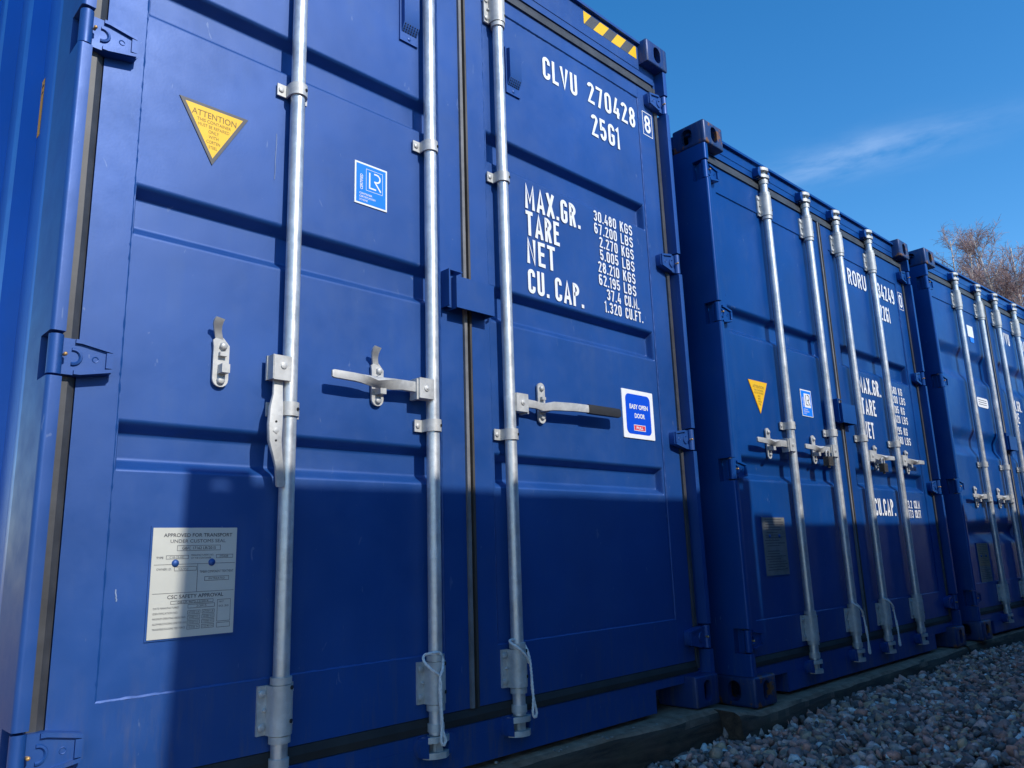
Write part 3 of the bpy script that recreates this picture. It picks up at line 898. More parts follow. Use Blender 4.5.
# certification sticker
def cert(root, x0, x1, z0, z1, inverted=False, seen=1.0):
    w, h = x1 - x0, z1 - z0
    X = lambda a: x0 + a * w
    Z = lambda a: z0 + a * h
    m = MB()
    m.prism([(x0, z0), (x1, z0), (x1, z1), (x0, z1)], 'y', ST, PY + .002, mi=2 if inverted else 1)
    if not inverted:
        m.flat([(X(.045), Z(.04)), (X(.955), Z(.04)), (X(.955), Z(.96)), (X(.045), Z(.96))], ST - .0003, mi=0)
        ink = 1
        m.outline(X(.34), X(.86), Z(.36), Z(.88), .0012, ST - .0006, 1)
    else:
        m.flat([(X(.04), Z(.02)), (X(.96), Z(.02)), (X(.96), Z(.96)), (X(.04), Z(.96))], ST - .0003, mi=0)
        m.flat([(X(.30), Z(.34)), (X(.86), Z(.34)), (X(.86), Z(.86)), (X(.30), Z(.86))], ST - .0006, mi=1)
        ink = 3
    lw = w * .042
    m.stroke([(X(.45), Z(.80)), (X(.45), Z(.44)), (X(.64), Z(.44))], lw, ST - .0009, ink)
    arc = [(X(.60), Z(.81))] + [(X(.66 + .11 * math.cos(a)), Z(.715 + .095 * math.sin(a))) for a in [math.radians(90 - 20 * k) for k in range(10)]] + [(X(.60), Z(.62))]
    m.stroke(arc, lw, ST - .0009, ink)
    m.stroke([(X(.61), Z(.62)), (X(.79), Z(.43))], lw, ST - .0010, ink)
    o = m.build('certification_sticker', [LRBLUE, WHITE, WHITE, INK], root)
    t = MB()
    t.text('CERTIFIED', ST - .0009, Z(.35), h * .07, x0=X(.24), wf=0.80, vertical=True, bold=.015)
    t.build('lettering', WHITE, o)
    t = MB()
    for k, s_ in enumerate(('CONTAINER', 'CERTIFICATION', 'SCHEME')):
        t.text(s_, ST - .0009, Z(.235 - .075 * k), h * .045, x0=X(.14), wf=.9, bold=.01)
        t.build('lettering', WHITE, o); t = MB()
    return o
cert(C1, 0.771, 0.887, 1.637, 1.773)

# easy open door sticker
m = MB()
x0, x1, z0_, z1_ = 2.000, 2.204, 1.031, 1.226
m.prism(rrect(x0, x1, z0_, z1_, .004), 'y', ST - .0012, PY + .002, mi=0)
m.flat(rrect(x0 + .021, x1 - .021, z0_ + .017, z1_ - .017, .022), ST - .0016, 1)
m.flat(rrect(2.066, 2.142, 1.062, 1.086, .006), ST - .0020, 2)
m.outline(2.066, 2.142, 1.062, 1.086, .0022, ST - .0023, 0)
o = m.build('door_sticker', [WHITE, RBLUE, RED], C1)
m = MB()
m.text('EASY OPEN', ST - .0023, 1.150, .018, x0=2.045, x1=2.165, bold=.03)
m.text('DOOR', ST - .0023, 1.114, .018, x0=2.075, x1=2.142, bold=.03)
m.text('PULL', ST - .0025, 1.069, .010, x0=2.082, x1=2.126, bold=.03)
m.build('lettering', WHITE, o)

# approval plate
def approval(root, x0, x1, z0, z1, mat, full=True, y=0.0555, rivets=True, browned=False):
    w, h = x1 - x0, z1 - z0
    X = lambda a: x0 + a * w
    Z = lambda a: z0 + a * h
    m = MB()
    m.box(x0 - .004, x1 + .005, y + .0012, PY + .002, z0 - .004, z1 + .004, 0.001, mi=0)
    m.box(x0, x1, y - .0008, y + .001, z0, z1, 0.0008, mi=1)
    if browned: m.flat([(X(.02), Z(.42)), (X(.98), Z(.38)), (X(.98), Z(.99)), (X(.02), Z(.99))], y - .0011, 2)
    o = m.build('approval_plate', [P1, mat, BROWNP], root)
    t = MB(); Y = y - .0013
    lw = .0009
    t.outline(X(.28), X(.80), Z(.785), Z(.835), lw, Y)
    t.outline(X(.16), X(.42), Z(.71), Z(.745), lw, Y); t.outline(X(.75), X(.96), Z(.71), Z(.745), lw, Y)
    t.flat([(X(.03), Z(.660)), (X(.985), Z(.660)), (X(.985), Z(.6635)), (X(.03), Z(.6635))], Y)
    t.flat([(X(.03), Z(.40)), (X(.985), Z(.40)), (X(.985), Z(.4035)), (X(.03), Z(.4035))], Y)
    t.flat([(X(.53), Z(.405)), (X(.535), Z(.405)), (X(.535), Z(.66)), (X(.53), Z(.66))], Y)
    t.outline(X(.26), X(.52), Z(.60), Z(.64), lw, Y); t.outline(X(.62), X(.92), Z(.50), Z(.54), lw, Y)
    t.outline(X(.24), X(.74), Z(.30), Z(.33), lw, Y); t.outline(X(.44), X(.76), Z(.255), Z(.292), lw, Y)
    for i in range(2):
        for j in range(4): t.outline(X(.44 + .17 * i), X(.59 + .17 * i), Z(.065 + .045 * j), Z(.10 + .045 * j), lw, Y)
    t.outline(X(.79), X(.955), Z(.115), Z(.32), lw, Y); t.outline(X(.79), X(.955), Z(.06), Z(.105), lw, Y)
    if full:
        T = lambda s_, za, hh, a, b_, bo=.012: t.text(s_, Y, Z(za), h * hh, x0=X(a), x1=X(b_), bold=bo)
        T('APPROVED FOR TRANSPORT', .915, .033, .12, .94); T('UNDER CUSTOMS SEAL', .860, .031, .20, .86)
        T('GB/C 17162 LR/2015', .797, .026, .34, .74); T('TYPE', .715, .020, .05, .13); T('C1B-25-HC', .718, .018, .20, .37, .0)
        T("MANUFACTURER'S NO.", .735, .016, .45, .72, .0); T('OF THE CONTAINER', .708, .016, .45, .69, .0); T('270428', .718, .018, .79, .90, .0)
        T('OWNER I.D.', .610, .020, .06, .23, .0); T('CLVU', .610, .018, .31, .42, .0)
        T('TIMBER COMPONENT TREATMENT', .575, .022, .56, .97, .0); T('IM/TREATED', .511, .018, .67, .87, .0)
        T('CSC SAFETY APPROVAL', .350, .033, .20, .86); T('GB-LR 4673-12/2014', .306, .018, .32, .68, .0)
        for k, s_ in enumerate(('DATE MANUFACTURED', 'IDENTIFICATION NO.', 'MAXIMUM OPERATING GROSS MASS', 'ALLOWABLE STACKING LOAD FOR 1.8 G', 'TRANSVERSE RACKING TEST FORCE')):
            T(s_, .262 - .046 * k, .017, .05, (.34, .33, .42, .43, .42)[k], .0)
        for i in range(2):
            for j, s_ in enumerate(('15240 N', '192000 KG', '30480 KG', '67200 LB')): T(s_, .075 + .045 * j, .016, .455 + .17 * i, .575 + .17 * i, .0)
        T('2/2015', .265, .018, .54, .66, .0); T('NEXT', .29, .016, .81, .87, .0); T('02.20', .25, .016, .81, .93, .0)
    else:
        rr = random.Random(5)
        for k in range(20):
            zz = .96 - .046 * k
            if .42 < zz < .5: continue
            a = .05 + rr.random() * .1; b_ = .6 + rr.random() * .35
            t.flat([(X(a), Z(zz)), (X(b_), Z(zz)), (X(b_), Z(zz + .012)), (X(a), Z(zz + .012))], Y)
    t.build('lettering', INK, o)
    if rivets:
        for a in (.27, .70):
            r = MB(); r.ball((X(a), y - .001, Z(.672)), .0085, sy=.6); r.build('rivet', P1, o)
    return o
approval(C1, 0.255, 0.4505, 0.445, 0.687, PLATE)

# two scratches in the paint of the near door
SCR = simple('bare scratch', (0.17, 0.23, 0.36), 0.6, var=.3, scale=60)
rr = random.Random(21)
for (xa, za, xb, zb, w) in ((.519, 1.762, .5165, 1.625, .0015), (.186, .556, .189, .532, .0026)):
    m = MB(); n = 7; pts = [(xa + (xb - xa) * i / n + rr.uniform(-.0009, .0009), za + (zb - za) * i / n) for i in range(n + 1)]
    m.stroke(pts, w, PY - .0018)
    m.build('paint_scratch', SCR, C1)

# numbers
YT = ST - .0002
lettering(C1, [dict(s='CLVU', y=YT, z0=2.428, h=.0985, x0=1.627, x1=1.832), dict(s='270428', y=YT, z0=2.436, h=.0975, x0=1.899, x1=2.226), dict(s='25G1', y=YT, z0=2.288, h=.1005, x0=1.912, x1=2.100)])
m = MB()
stencil(m, '8', DY - .0012, 2.447, .088, 2.292, 2.338)
m.outline(2.279, 2.351, 2.431, 2.549, .0035, DY - .0012)
m.build('check_digit', WHITE, C1)
lines = []
for s_, z, x1_ in (('MAX.GR.', 1.838, 1.806), ('TARE', 1.733, 1.678), ('NET', 1.625, 1.648), ('CU. CAP.', 1.512, 1.802)):
    lines.append(dict(s=s_, y=YT, z0=z, h=.096 if s_ != 'CU. CAP.' else .092, x0=1.498, x1=x1_))
lettering(C1, lines)
lines = []
for k, (a, b_) in enumerate((('30,480', 'KGS'), ('67,200', 'LBS'), ('2,270', 'KGS'), ('5,005', 'LBS'), ('28,210', 'KGS'), ('62,195', 'LBS'), ('37.4', 'CU.M.'), ('1.320', 'CU.FT.'))):
    z = 1.902 - .0540 * k
    lines.append(dict(s=a.replace(',', '.'), y=YT, z0=z, h=.046, x1=2.036, wf=.72)); lines.append(dict(s=b_, y=YT, z0=z, h=.046, x0=2.062, x1=2.145 if len(b_) < 4 else (2.158 if b_ == 'CU.M.' else 2.180)))
lettering(C1, lines)
# striped strip on the header
m = MB()
x0, x1, z0_, z1_ = 1.893, 2.262, 2.800, 2.862
yh = 0.0500
m.prism([(x0, z0_), (x1, z0_), (x1, z1_), (x0, z1_)], 'y', yh, 0.0506, mi=0)
def clipx(p):
    return [(min(max(a, x0), x1), c) for a, c in p]
def stripe(a):        # slanting band, leaning left towards the top
    p = [(a - .050, z0_), (a + .012, z0_), (a + .062, z1_), (a, z1_)]
    q = []
    for lim, sg in ((x0, 1), (x1, -1)):
        q = []
        for k in range(len(p)):
            u, w_ = p[k], p[(k + 1) % len(p)]
            iu, iw = sg * (u[0] - lim) >= 0, sg * (w_[0] - lim) >= 0
            if iu: q.append(u)
            if iu != iw:
                t_ = (lim - u[0]) / (w_[0] - u[0]); q.append((lim, u[1] + t_ * (w_[1] - u[1])))
        p = q
    return p
for a in (x0 - .010, x0 + .112, x0 + .234, x0 + .356):
    q = stripe(a)
    if len(q) > 2: m.flat(q, yh - .0003, 1)
m.build('hazard_strip', [DGREY, YELLOW], C1)
# height strip in a pressing of the left side
m = MB()
m.box(0.0430, 0.0437, 0.505, 0.562, 1.775, 1.950, mi=0)
for a, c in ((1.925, .008), (1.905, .006)):
    m.bm.faces.new([m.bm.verts.new(p) for p in ((0.0427, .508, a), (0.0427, .525, a), (0.0427, .525, a + c), (0.0427, .508, a + c))]).material_index = 1
m.build('height_strip', [ORANGE, BLACK], C1)

# ---- second container: standard height, four bars, standing a little forward
HZ2 = [0.255, 0.955, 1.655, 2.345]
C2, D2L, D2R, B2 = container('standard blue container in the middle with padlocked bars and scraped worn corner castings', (2.56104, -0.08795, -0.03091), -0.02247, 2.591,
    P2, P2, PC2, [0.570, 1.015, 1.384, 1.833], [(1.590, 1.725), (0.915, 1.030)], 0.036, HZ2,
    (0.145, 1.092), (1.300, 2.270), (0.156, 1.075), (1.312, 2.255), (0.322, 2.282), [1.188], hdr_drop=0.028, lockz=1.305, top=0.175, z0=0.182)
for x, d in ((0.575, -1), (1.020, -1), (1.390, 1), (1.840, 1)):
    lever(C2, x, 1.092, d, 0.350)
    hasp(D2L if x < 1.2 else D2R, x + d * .185, 1.088, False)
L = []
cx = 0.361
for s_, w, z, h in (('ATTENTION', .10, 1.352, .014), ('THIS CONTAINER', .085, 1.338, .0085), ('MUST BE REPAIRED', .082, 1.325, .0085), ('ONLY', .026, 1.311, .0085), ('WITH', .024, 1.298, .0085), ('CORTEN', .034, 1.285, .0085), ('STEEL', .024, 1.272, .0085)):
    L.append(dict(s=s_, y=ST - .0006, z0=z, h=h, x0=cx - w / 2, x1=cx + w / 2, bold=0.005))
triangle(C2, 0.276, 0.446, 1.387, 1.232, True, [ORANGE, YELLOW], L, .003)
cert(C2, 0.772, 0.886, 1.262, 1.400, True)
approval(C2, 0.270, 0.470, 0.502, 0.755, PLATE_D, False)
lettering(C2, [dict(s='RORU', y=YT, z0=2.128, h=.10, x0=1.535, x1=1.787), dict(s='734249', y=YT, z0=2.128, h=.10, x0=1.903, x1=2.212), dict(s='22G1', y=YT, z0=1.982, h=.10, x0=1.950, x1=2.10)])
m = MB(); stencil(m, '0', DY - .0012, 2.128, .09, 2.288, 2.334); m.outline(2.277, 2.346, 2.112, 2.232, .0035, DY - .0012); m.build('check_digit', WHITE, C2)
lines = []
for s_, z, x1_ in (('MAX.GR.', 1.468, 1.79), ('TARE', 1.342, 1.685), ('NET', 1.205, 1.62), ('CU.CAP.', .772, 1.775)):
    lines.append(dict(s=s_, y=YT, z0=z, h=.095, x0=1.492 if z > 1 else 1.495, x1=x1_))
for s_, u_t, z in (('30.480', 'KG', 1.512), ('67.200', 'LBS', 1.455), ('2.185', 'KG', 1.392), ('4.820', 'LBS', 1.333), ('28.295', 'KG', 1.262), ('62.380', 'LBS', 1.203), ('33.2', 'CU.M', .818), ('1.173', 'CU.FT', .762)):
    lines.append(dict(s=s_, y=YT, z0=z, h=.047, x1=2.032, wf=.64)); lines.append(dict(s=u_t, y=YT, z0=z, h=.047, x0=2.062, x1=2.12 if len(u_t) == 2 else 2.15))
lettering(C2, lines)
# pale overspray by the top hinge
m = MB(); rr = random.Random(4)
for k in range(26):
    z = 2.40 - .0135 * k; x = .083 + .02 * noise.noise(Vector((0, z * 9, 2))) + .03 * max(0, (2.22 - z)) ; w = .004 + .010 * max(0, noise.noise(Vector((3, z * 14, 5))) + .35)
    p = [(x + w * math.cos(a) * rr.uniform(.6, 1.2), z + .011 * math.sin(a) * rr.uniform(.7, 1.3)) for a in [2 * PI * i / 9 for i in range(9)]]
    m.flat(p, DY - .0006 - .00002 * k)
m.build('paint_scrape', PATCH, C2)

# ---- third container
C3, D3L, D3R, B3 = container('blue container at the far right end with two white labels and wide pressed doors', (5.16765, -0.19030, -0.02161), -0.05738, 2.591,
    P3, P3, PC2, [0.570, 1.015, 1.384, 1.833], [(1.715, 1.985), (1.170, 1.375), (0.575, 0.735)], 0.085, HZ2,
    (0.145, 1.092), (1.300, 2.270), (0.150, 1.080), (1.310, 2.262), (0.335, 2.285), [1.122], hdr_drop=0.028, lockz=1.31, top=0.175, z0=0.182)
for x, d in ((0.575, -1), (1.020, -1), (1.390, 1), (1.840, 1)):
    lever(C3, x, 0.895, d, 0.345)
    hasp(D3L if x < 1.2 else D3R, x + d * .185, 0.890, False)
m = MB(); m.prism(rrect(.765, .880, 2.090, 2.178, .003), 'y', ST, PY + .002, mi=0); m.prism(rrect(.800, .872, 2.050, 2.088, .012), 'y', ST, PY + .002, mi=1); m.build('certification_sticker', [WHITE, LRBLUE], C3)
m = MB(); m.prism(rrect(.735, .950, 1.556, 1.628, .022), 'y', ST, PY + .002, mi=0)
for k in range(3): m.flat([(.76, 1.575 + .016 * k), (.92, 1.575 + .016 * k), (.92, 1.580 + .016 * k), (.76, 1.580 + .016 * k)], ST - .0004, 1)
m.build('owner_label', [WHITE, DGREY], C3)
approval(C3, 0.274, 0.474, 0.338, 0.588, PLATE_D, False, browned=True)
lettering(C3, [dict(s='PVVU', y=YT, z0=2.150, h=.10, x0=1.49, x1=1.705), dict(s='200416', y=YT, z0=2.150, h=.10, x0=1.868, x1=2.20), dict(s='22G1', y=YT, z0=2.02, h=.085, x0=1.90, x1=2.08),
    dict(s='MAX.GR.', y=YT, z0=1.600, h=.085, x0=1.44, x1=1.715), dict(s='TARE', y=YT, z0=1.500, h=.085, x0=1.44, x1=1.62), dict(s='NET', y=YT, z0=1.400, h=.085, x0=1.44, x1=1.575)])

# ---- opposite row, behind the camera: it throws the shade over the lower doors
SKIP = ('lettering', 'check_digit', 'paint_scrape', 'approval_plate', 'certification_sticker', 'warning_sticker', 'owner_label')
OPP = [((2.835, -2.31, -0.060), 0.0, C2, 'blue container across the lane, its doors facing the tall container'),
       ((5.256, -2.45, -0.160), -0.012, C3, 'blue container across the lane, facing the padlocked container'),
       ((7.716, -2.45, -0.185), 0.0, C2, 'blue container across the lane, facing the far right container'),
       ((10.19, -2.45, -0.20), 0.0, C3, 'blue container across the lane, beyond the end of the far right container'),
       ((12.66, -2.45, -0.20), 0.0, C2, 'last blue container across the lane, farthest from the tall container')]
for loc, roll, src, lab in OPP:
    o = copy_tree(src, None, SKIP)
    o.location = loc; o.rotation_euler = (0, roll, PI)
    o['label'] = lab; o['group'] = 'containers across the lane'

o = copy_tree(C2, None, SKIP)                            # added out of view to block a warm reflection on the doors
o.location = (14.0, 0.30, -0.18); o.rotation_euler = (0, 0, -PI / 2)
o['label'] = 'added unseen blue container crosswise at the lane end, blocking reflections'; o['group'] = 'containers across the lane'

# ---- white cords on the bar feet
def cord(label, base, path):
    path = [Vector(p) for p in path]
    fine = []
    for i in range(len(path) - 1):
        p0 = path[max(i - 1, 0)]; p1 = path[i]; p2 = path[i + 1]; p3 = path[min(i + 2, len(path) - 1)]
        for k in range(10):
            t = k / 10
            fine.append(0.5 * ((2 * p1) + (p2 - p0) * t + (2 * p0 - 5 * p1 + 4 * p2 - p3) * t * t + (3 * p1 - p0 - 3 * p2 + p3) * t ** 3))
    fine.append(path[-1])
    m = MB()
    for ph in (0, 2 * PI / 3, 4 * PI / 3):
        pts = []; s_ = 0
        for i, p in enumerate(fine):
            if i: s_ += (p - fine[i - 1]).length
            d = (fine[min(i + 1, len(fine) - 1)] - fine[max(i - 1, 0)]).normalized()
            a = Vector((0, 1, 0)) - d * d.y
            a = a.normalized() if a.length > .1 else Vector((1, 0, 0))
            c = d.cross(a); th = ph + s_ * 190
            pts.append(p + (a * math.cos(th) + c * math.sin(th)) * 0.0022)
        m.tube(pts, 0.0021, 6)
    o = m.build('seal_cord', ROPE, None, 60)
    tag(o, label, 'cord', 'white cords hung on the bar feet')
    o.matrix_world = base
    return o
F = BY - 0.038
def loop_path(x, low):
    x -= .022
    return [(x + .006, F - .004, .285), (x - .016, F - .002, .300), (x - .032, F + .012, .322), (x - .024, F + .022, .338), (x + .0, F + .012, .342), (x + .026, F + .016, .338), (x + .034, F + .014, .318), (x + .020, F - .002, .296), (x + .008, F - .006, .280),
            (x + .006, F - .006, .24), (x + .009, F - .006, .19), (x + .012, F - .006, .15), (x + .022, F - .008, low + .012), (x + .016, F - .008, low), (x + .007, F - .008, low + .012), (x + .010, F - .010, .16), (x + .006, F - .011, .21), (x + .007, F - .010, .27)]
def loop_path2(x, low):
    x -= .010
    return [(x + .034, F + .010, .275), (x + .012, F - .004, .296), (x - .016, F - .002, .322), (x - .032, F + .014, .338), (x - .02, F + .03, .345), (x + .02, F + .03, .340), (x + .034, F + .018, .318), (x + .038, F + .008, .285), (x + .040, F + .004, .24), (x + .038, F + .002, .20), (x + .044, F, .16),
            (x + .052, F, low + .012), (x + .044, F - .002, low), (x + .036, F, low + .012), (x + .036, F - .004, .18), (x + .034, F - .002, .23)]
MW = lambda c: Matrix.Translation(c.location) @ c.rotation_euler.to_matrix().to_4x4()
cord('looped white cord hanging down the middle bar of the tall container', MW(C1), loop_path(1.030, .105))
cord('white cord slung sideways round the third bar of the tall container', MW(C1), loop_path2(1.352, .118))
cord('white cord on the second bar foot of the padlocked container', MW(C2), loop_path2(1.020, .10))
cord('white cord on the third bar foot of the padlocked container', MW(C2), loop_path2(1.390, .10))

# ---- padlocks
def padlock(label, base, x, z):
    m = MB()
    t = thing('padlock', label, 'padlock', group='padlocks on the bar handles')
    t.matrix_world = base @ Matrix.Translation((x, 0.006, z))
    m.box(-.026, .026, -.014, .014, -.046, 0, .005)
    m.box(-.020, .020, -.0152, -.0135, -.036, -.008, .0006)
    m.tube([(0.0, 0, -.046), (0.0, 0, -.056)], .007, 8)
    m.build('lock_body', STEELD, t)
    m = MB()
    m.tube([(-.016, 0, -.004)] + [(-.016 * math.cos(a), 0, .018 + .014 * math.sin(a)) for a in [PI * k / 10 for k in range(11)]] + [(.016, 0, -.004)], .0042, 8)
    m.build('shackle', GALVM, t)
padlock('dark square padlock hanging by the second bar of the middle container', MW(C2), 1.020 - .135, 1.056)
padlock('dark square padlock hanging by the third bar of the middle container', MW(C2), 1.390 + .165, 1.056)

# ================================================================== ground
def ground_mat(name, dark):
    m, t, b = new_mat(name)
    g = t.nodes.new('ShaderNodeNewGeometry')
    v = coords(t)
    n = noise_tex(t, v, 55 if not dark else 40, 4, 0.7)
    vo = N(t, 'ShaderNodeTexVoronoi', Scale=45.0); t.links.new(v, vo.inputs['Vector'])
    stops = [(0.0, (0.10, 0.07, 0.06)), (0.18, (0.26, 0.20, 0.17)), (0.30, (0.82, 0.33, 0.22)), (0.40, (0.14, 0.105, 0.09)), (0.53, (0.58, 0.40, 0.30)), (0.62, (0.74, 0.42, 0.23)), (0.70, (0.22, 0.17, 0.15)), (0.84, (0.74, 0.34, 0.25)), (0.955, (0.74, 0.58, 0.48)), (1.0, (0.85, 0.80, 0.72))]
    src = g.outputs['Random Per Island'] if not dark else vo.outputs['Color']
    c = ramp(t, src, stops)
    f = ramp(t, n, [(0.3, 0.66 if not dark else 0.55), (0.7, 1.35 if not dark else 1.1)])
    mu = t.nodes.new('ShaderNodeMixRGB'); mu.blend_type = 'MULTIPLY'; mu.inputs[0].default_value = 1
    t.links.new(c, mu.inputs[1]); t.links.new(f, mu.inputs[2])
    t.links.new(mu.outputs[0], b.inputs['Base Color'])
    b.inputs['Roughness'].default_value = 0.85
    bp = N(t, 'ShaderNodeBump', Strength=0.5, Distance=0.004 if not dark else 0.02)
    t.links.new(n if not dark else vo.outputs['Distance'], bp.inputs['Height']); t.links.new(bp.outputs[0], b.inputs['Normal'])
    return m
STONE = ground_mat('gravel stone', False)
GBED = ground_mat('gravel bed', True)
GZ = -0.125
def gz(x, y):
    """lie of the lane: banked up a little against the timbers"""
    return GZ + 0.035 * sstep((x - 1.5) / 1.6) + 0.012 * noise.noise(Vector((x * 1.3, y * 1.7, 4))) - 0.03 * sstep((-y - 0.5) / 1.5) - 0.05 * sstep((x - 5) / 3)
m = MB(); b = m.bm
xs = sorted({-400, -60, -12, 20, 60, 400} | {-5 + .25 * i for i in range(81)}); ys = sorted({-400, -60, -12, 1.5, 8, 60, 400} | {-6 + .2 * i for i in range(34)})
G = [[b.verts.new((x, y, (gz(x, y) - .022) if (-5 <= x <= 15 and -6 <= y <= .7) else -.22)) for x in xs] for y in ys]
for i in range(len(ys) - 1):
    for j in range(len(xs) - 1): b.faces.new((G[i][j], G[i][j + 1], G[i + 1][j + 1], G[i + 1][j]))
o = m.build('gravel_ground', GBED, None, 60); tag(o, kind='structure')

def stones(regions):
    rng = np.random.default_rng(11)
    tpl = {}
    for sub, npt in ((1, 11), (2, 15)):
        tpl[sub] = []
        for k in range(20):
            bb = bmesh.new()                                     # crushed stone: the hull of a few random points
            for q in range(npt):
                d = rng.normal(size=3); d /= np.linalg.norm(d)
                bb.verts.new(tuple(d * rng.uniform(.72, 1.08)))
            res = bmesh.ops.convex_hull(bb, input=bb.verts[:])
            for v in [v for v in bb.verts if not v.link_faces]: bb.verts.remove(v)
            bmesh.ops.triangulate(bb, faces=bb.faces[:]); bmesh.ops.recalc_face_normals(bb, faces=bb.faces[:])
            bb.verts.index_update()
            tpl[sub].append((np.array([v.co[:] for v in bb.verts]), np.array([[v.index for v in f.verts] for f in bb.faces]))); bb.free()
    VV, FF, off = [], [], 0
    for (x0, x1, y0, y1, n, sub, smin, smax) in regions:
        P = np.stack([rng.uniform(x0, x1, n), rng.uniform(y0, y1, n)], 1)
        for (x, y) in P:
            V, Fc = tpl[sub][rng.integers(20)]
            r = smin + (smax - smin) * rng.beta(1.2, 4.2)
            sc = r * np.array([1, rng.uniform(.65, 1.0), rng.uniform(.45, .8)])
            q = rng.normal(size=4); q[:3] *= np.array([.35, .35, 1.0]); q /= np.linalg.norm(q)
            X, Y, Z, w = q
            Rm = np.array([[1 - 2 * (Y * Y + Z * Z), 2 * (X * Y - Z * w), 2 * (X * Z + Y * w)], [2 * (X * Y + Z * w), 1 - 2 * (X * X + Z * Z), 2 * (Y * Z - X * w)], [2 * (X * Z - Y * w), 2 * (Y * Z + X * w), 1 - 2 * (X * X + Y * Y)]])
            z = gz(x, y) - .012 + rng.uniform(0, .016)
            VV.append((V * sc) @ Rm.T + np.array([x, y, z])); FF.append(Fc + off); off += len(V)
    V = np.concatenate(VV); Fc = np.concatenate(FF)
    me = bpy.data.meshes.new('gravel')
    me.vertices.add(len(V)); me.vertices.foreach_set('co', V.astype(np.float32).ravel())
    me.loops.add(Fc.size); me.loops.foreach_set('vertex_index', Fc.astype(np.int32).ravel())
    me.polygons.add(len(Fc)); me.polygons.foreach_set('loop_start', np.arange(0, Fc.size, 3, dtype=np.int32)); me.polygons.foreach_set('loop_total', np.full(len(Fc), 3, dtype=np.int32))
    me.update(calc_edges=True); me.validate()
    me.materials.append(STONE)
    return tag(link('gravel', me), kind='stuff')
stones([(1.2, 4.2, -1.5, -.02, 11500, 2, .009, .052), (4.2, 7.5, -1.6, -.1, 11500, 1, .010, .050), (7.5, 14, -1.8, -.2, 12000, 1, .012, .036),
        (-3, 1.2, -2.9, -.02, 7000, 1, .010, .034), (1.2, 8, -3.3, -1.5, 8000, 1, .011, .036)])

# ---- timber sleepers the containers stand on
def wood():
    m, t, b = new_mat('weathered timber')
    v = coords(t, (0.6, 5, 5))
    n = noise_tex(t, v, 7, 8, 0.7, 0.6); n2 = noise_tex(t, coords(t), 4.0, 6, 0.65); n3 = noise_tex(t, coords(t), 22, 5, 0.6)
    c = mix(t, ramp(t, n, [(0.32, 0.0), (0.68, 1.0)]), (0.024, 0.016, 0.011), (0.10, 0.066, 0.042))
    c = mix(t, ramp(t, n2, [(0.5, 0.0), (0.72, 0.6)]), c, (0.07, 0.058, 0.03))
    g = t.nodes.new('ShaderNodeNewGeometry'); sx = t.nodes.new('ShaderNodeSeparateXYZ'); t.links.new(g.outputs['True Normal'], sx.inputs[0])
    up_ = ramp(t, sx.outputs['Z'], [(0.55, 0.0), (0.95, 0.75)])
    grit = mix(t, ramp(t, n3, [(0.3, 0.0), (0.7, 1.0)]), (0.25, 0.14, 0.08), (0.52, 0.33, 0.21))
    c = mix(t, up_, c, grit)
    t.links.new(c, b.inputs['Base Color']); b.inputs['Roughness'].default_value = 0.9
    bp = N(t, 'ShaderNodeBump', Strength=0.7, Distance=0.008); t.links.new(n, bp.inputs['Height'])
    bp2 = N(t, 'ShaderNodeBump', Strength=0.4, Distance=0.004); t.links.new(n3, bp2.inputs['Height']); t.links.new(bp.outputs[0], bp2.inputs['Normal'])
    t.links.new(bp2.outputs[0], b.inputs['Normal'])
    return m
WOOD = wood()
def sleeper(label, x0, x1, front, top, back=0.42, wear=1.0):
    m = MB(); n = int((x1 - x0) / 0.03)
    rings = []
    for i in range(n + 1):
        x = x0 + (x1 - x0) * i / n
        f = front(x); zt = top(x)
        ring = []
        k1 = noise.noise(Vector((x * 2.1, 1.2, 7))); k2 = noise.noise(Vector((x * 6, 3, 1)))
        wr = 0.018 + 0.026 * max(0, k1) * wear
        prof = [(f + .012, -.34), (f + .004, -.22), (f, -.15), (f - .004, -.10), (f - .002, -.06), (f + .002, -wr * 1.8), (f + wr * .6, -wr * .8), (f + wr * 1.6, -wr * .25), (f + .06, -.003), (f + .10, 0), (f + .17, 0), (back, 0), (back, -.34)]
        for j, (y, z) in enumerate(prof):
            am = .011 if j < 9 else (.0015 if j < 12 else 0)
            nn = noise.noise(Vector((x * 5, z * 14, j * .7))) + .5 * noise.noise(Vector((x * 17, z * 30, j)))
            e = 0
            ring.append((x, y + am * nn, zt + z + am * .35 * k2 - (.0015 if j >= 9 else 0)))
        rings.append(ring)
    m.rings(rings)
    o = m.build('timber_sleeper', WOOD, None, 55)
    return tag(o, label, 'sleeper', 'timber sleepers under the containers')
sleeper('worn timber sleeper with rounded edge under the tall container', -0.9, 2.352, lambda x: -.004 - .042 * sstep((x - 1.5) / .6), lambda x: 0.0)
sleeper('dark timber sleeper under the padlocked middle container', 2.362, 4.99, lambda x: -.130 - .008 * (x - 2.36), lambda x: -.006 - .025 * sstep((x - 2.36) / .2), wear=.5)
sleeper('dark timber sleeper at the far end under the last container', 5.005, 8.2, lambda x: -.155 - .045 * (x - 5.0), lambda x: -.022, wear=.5)

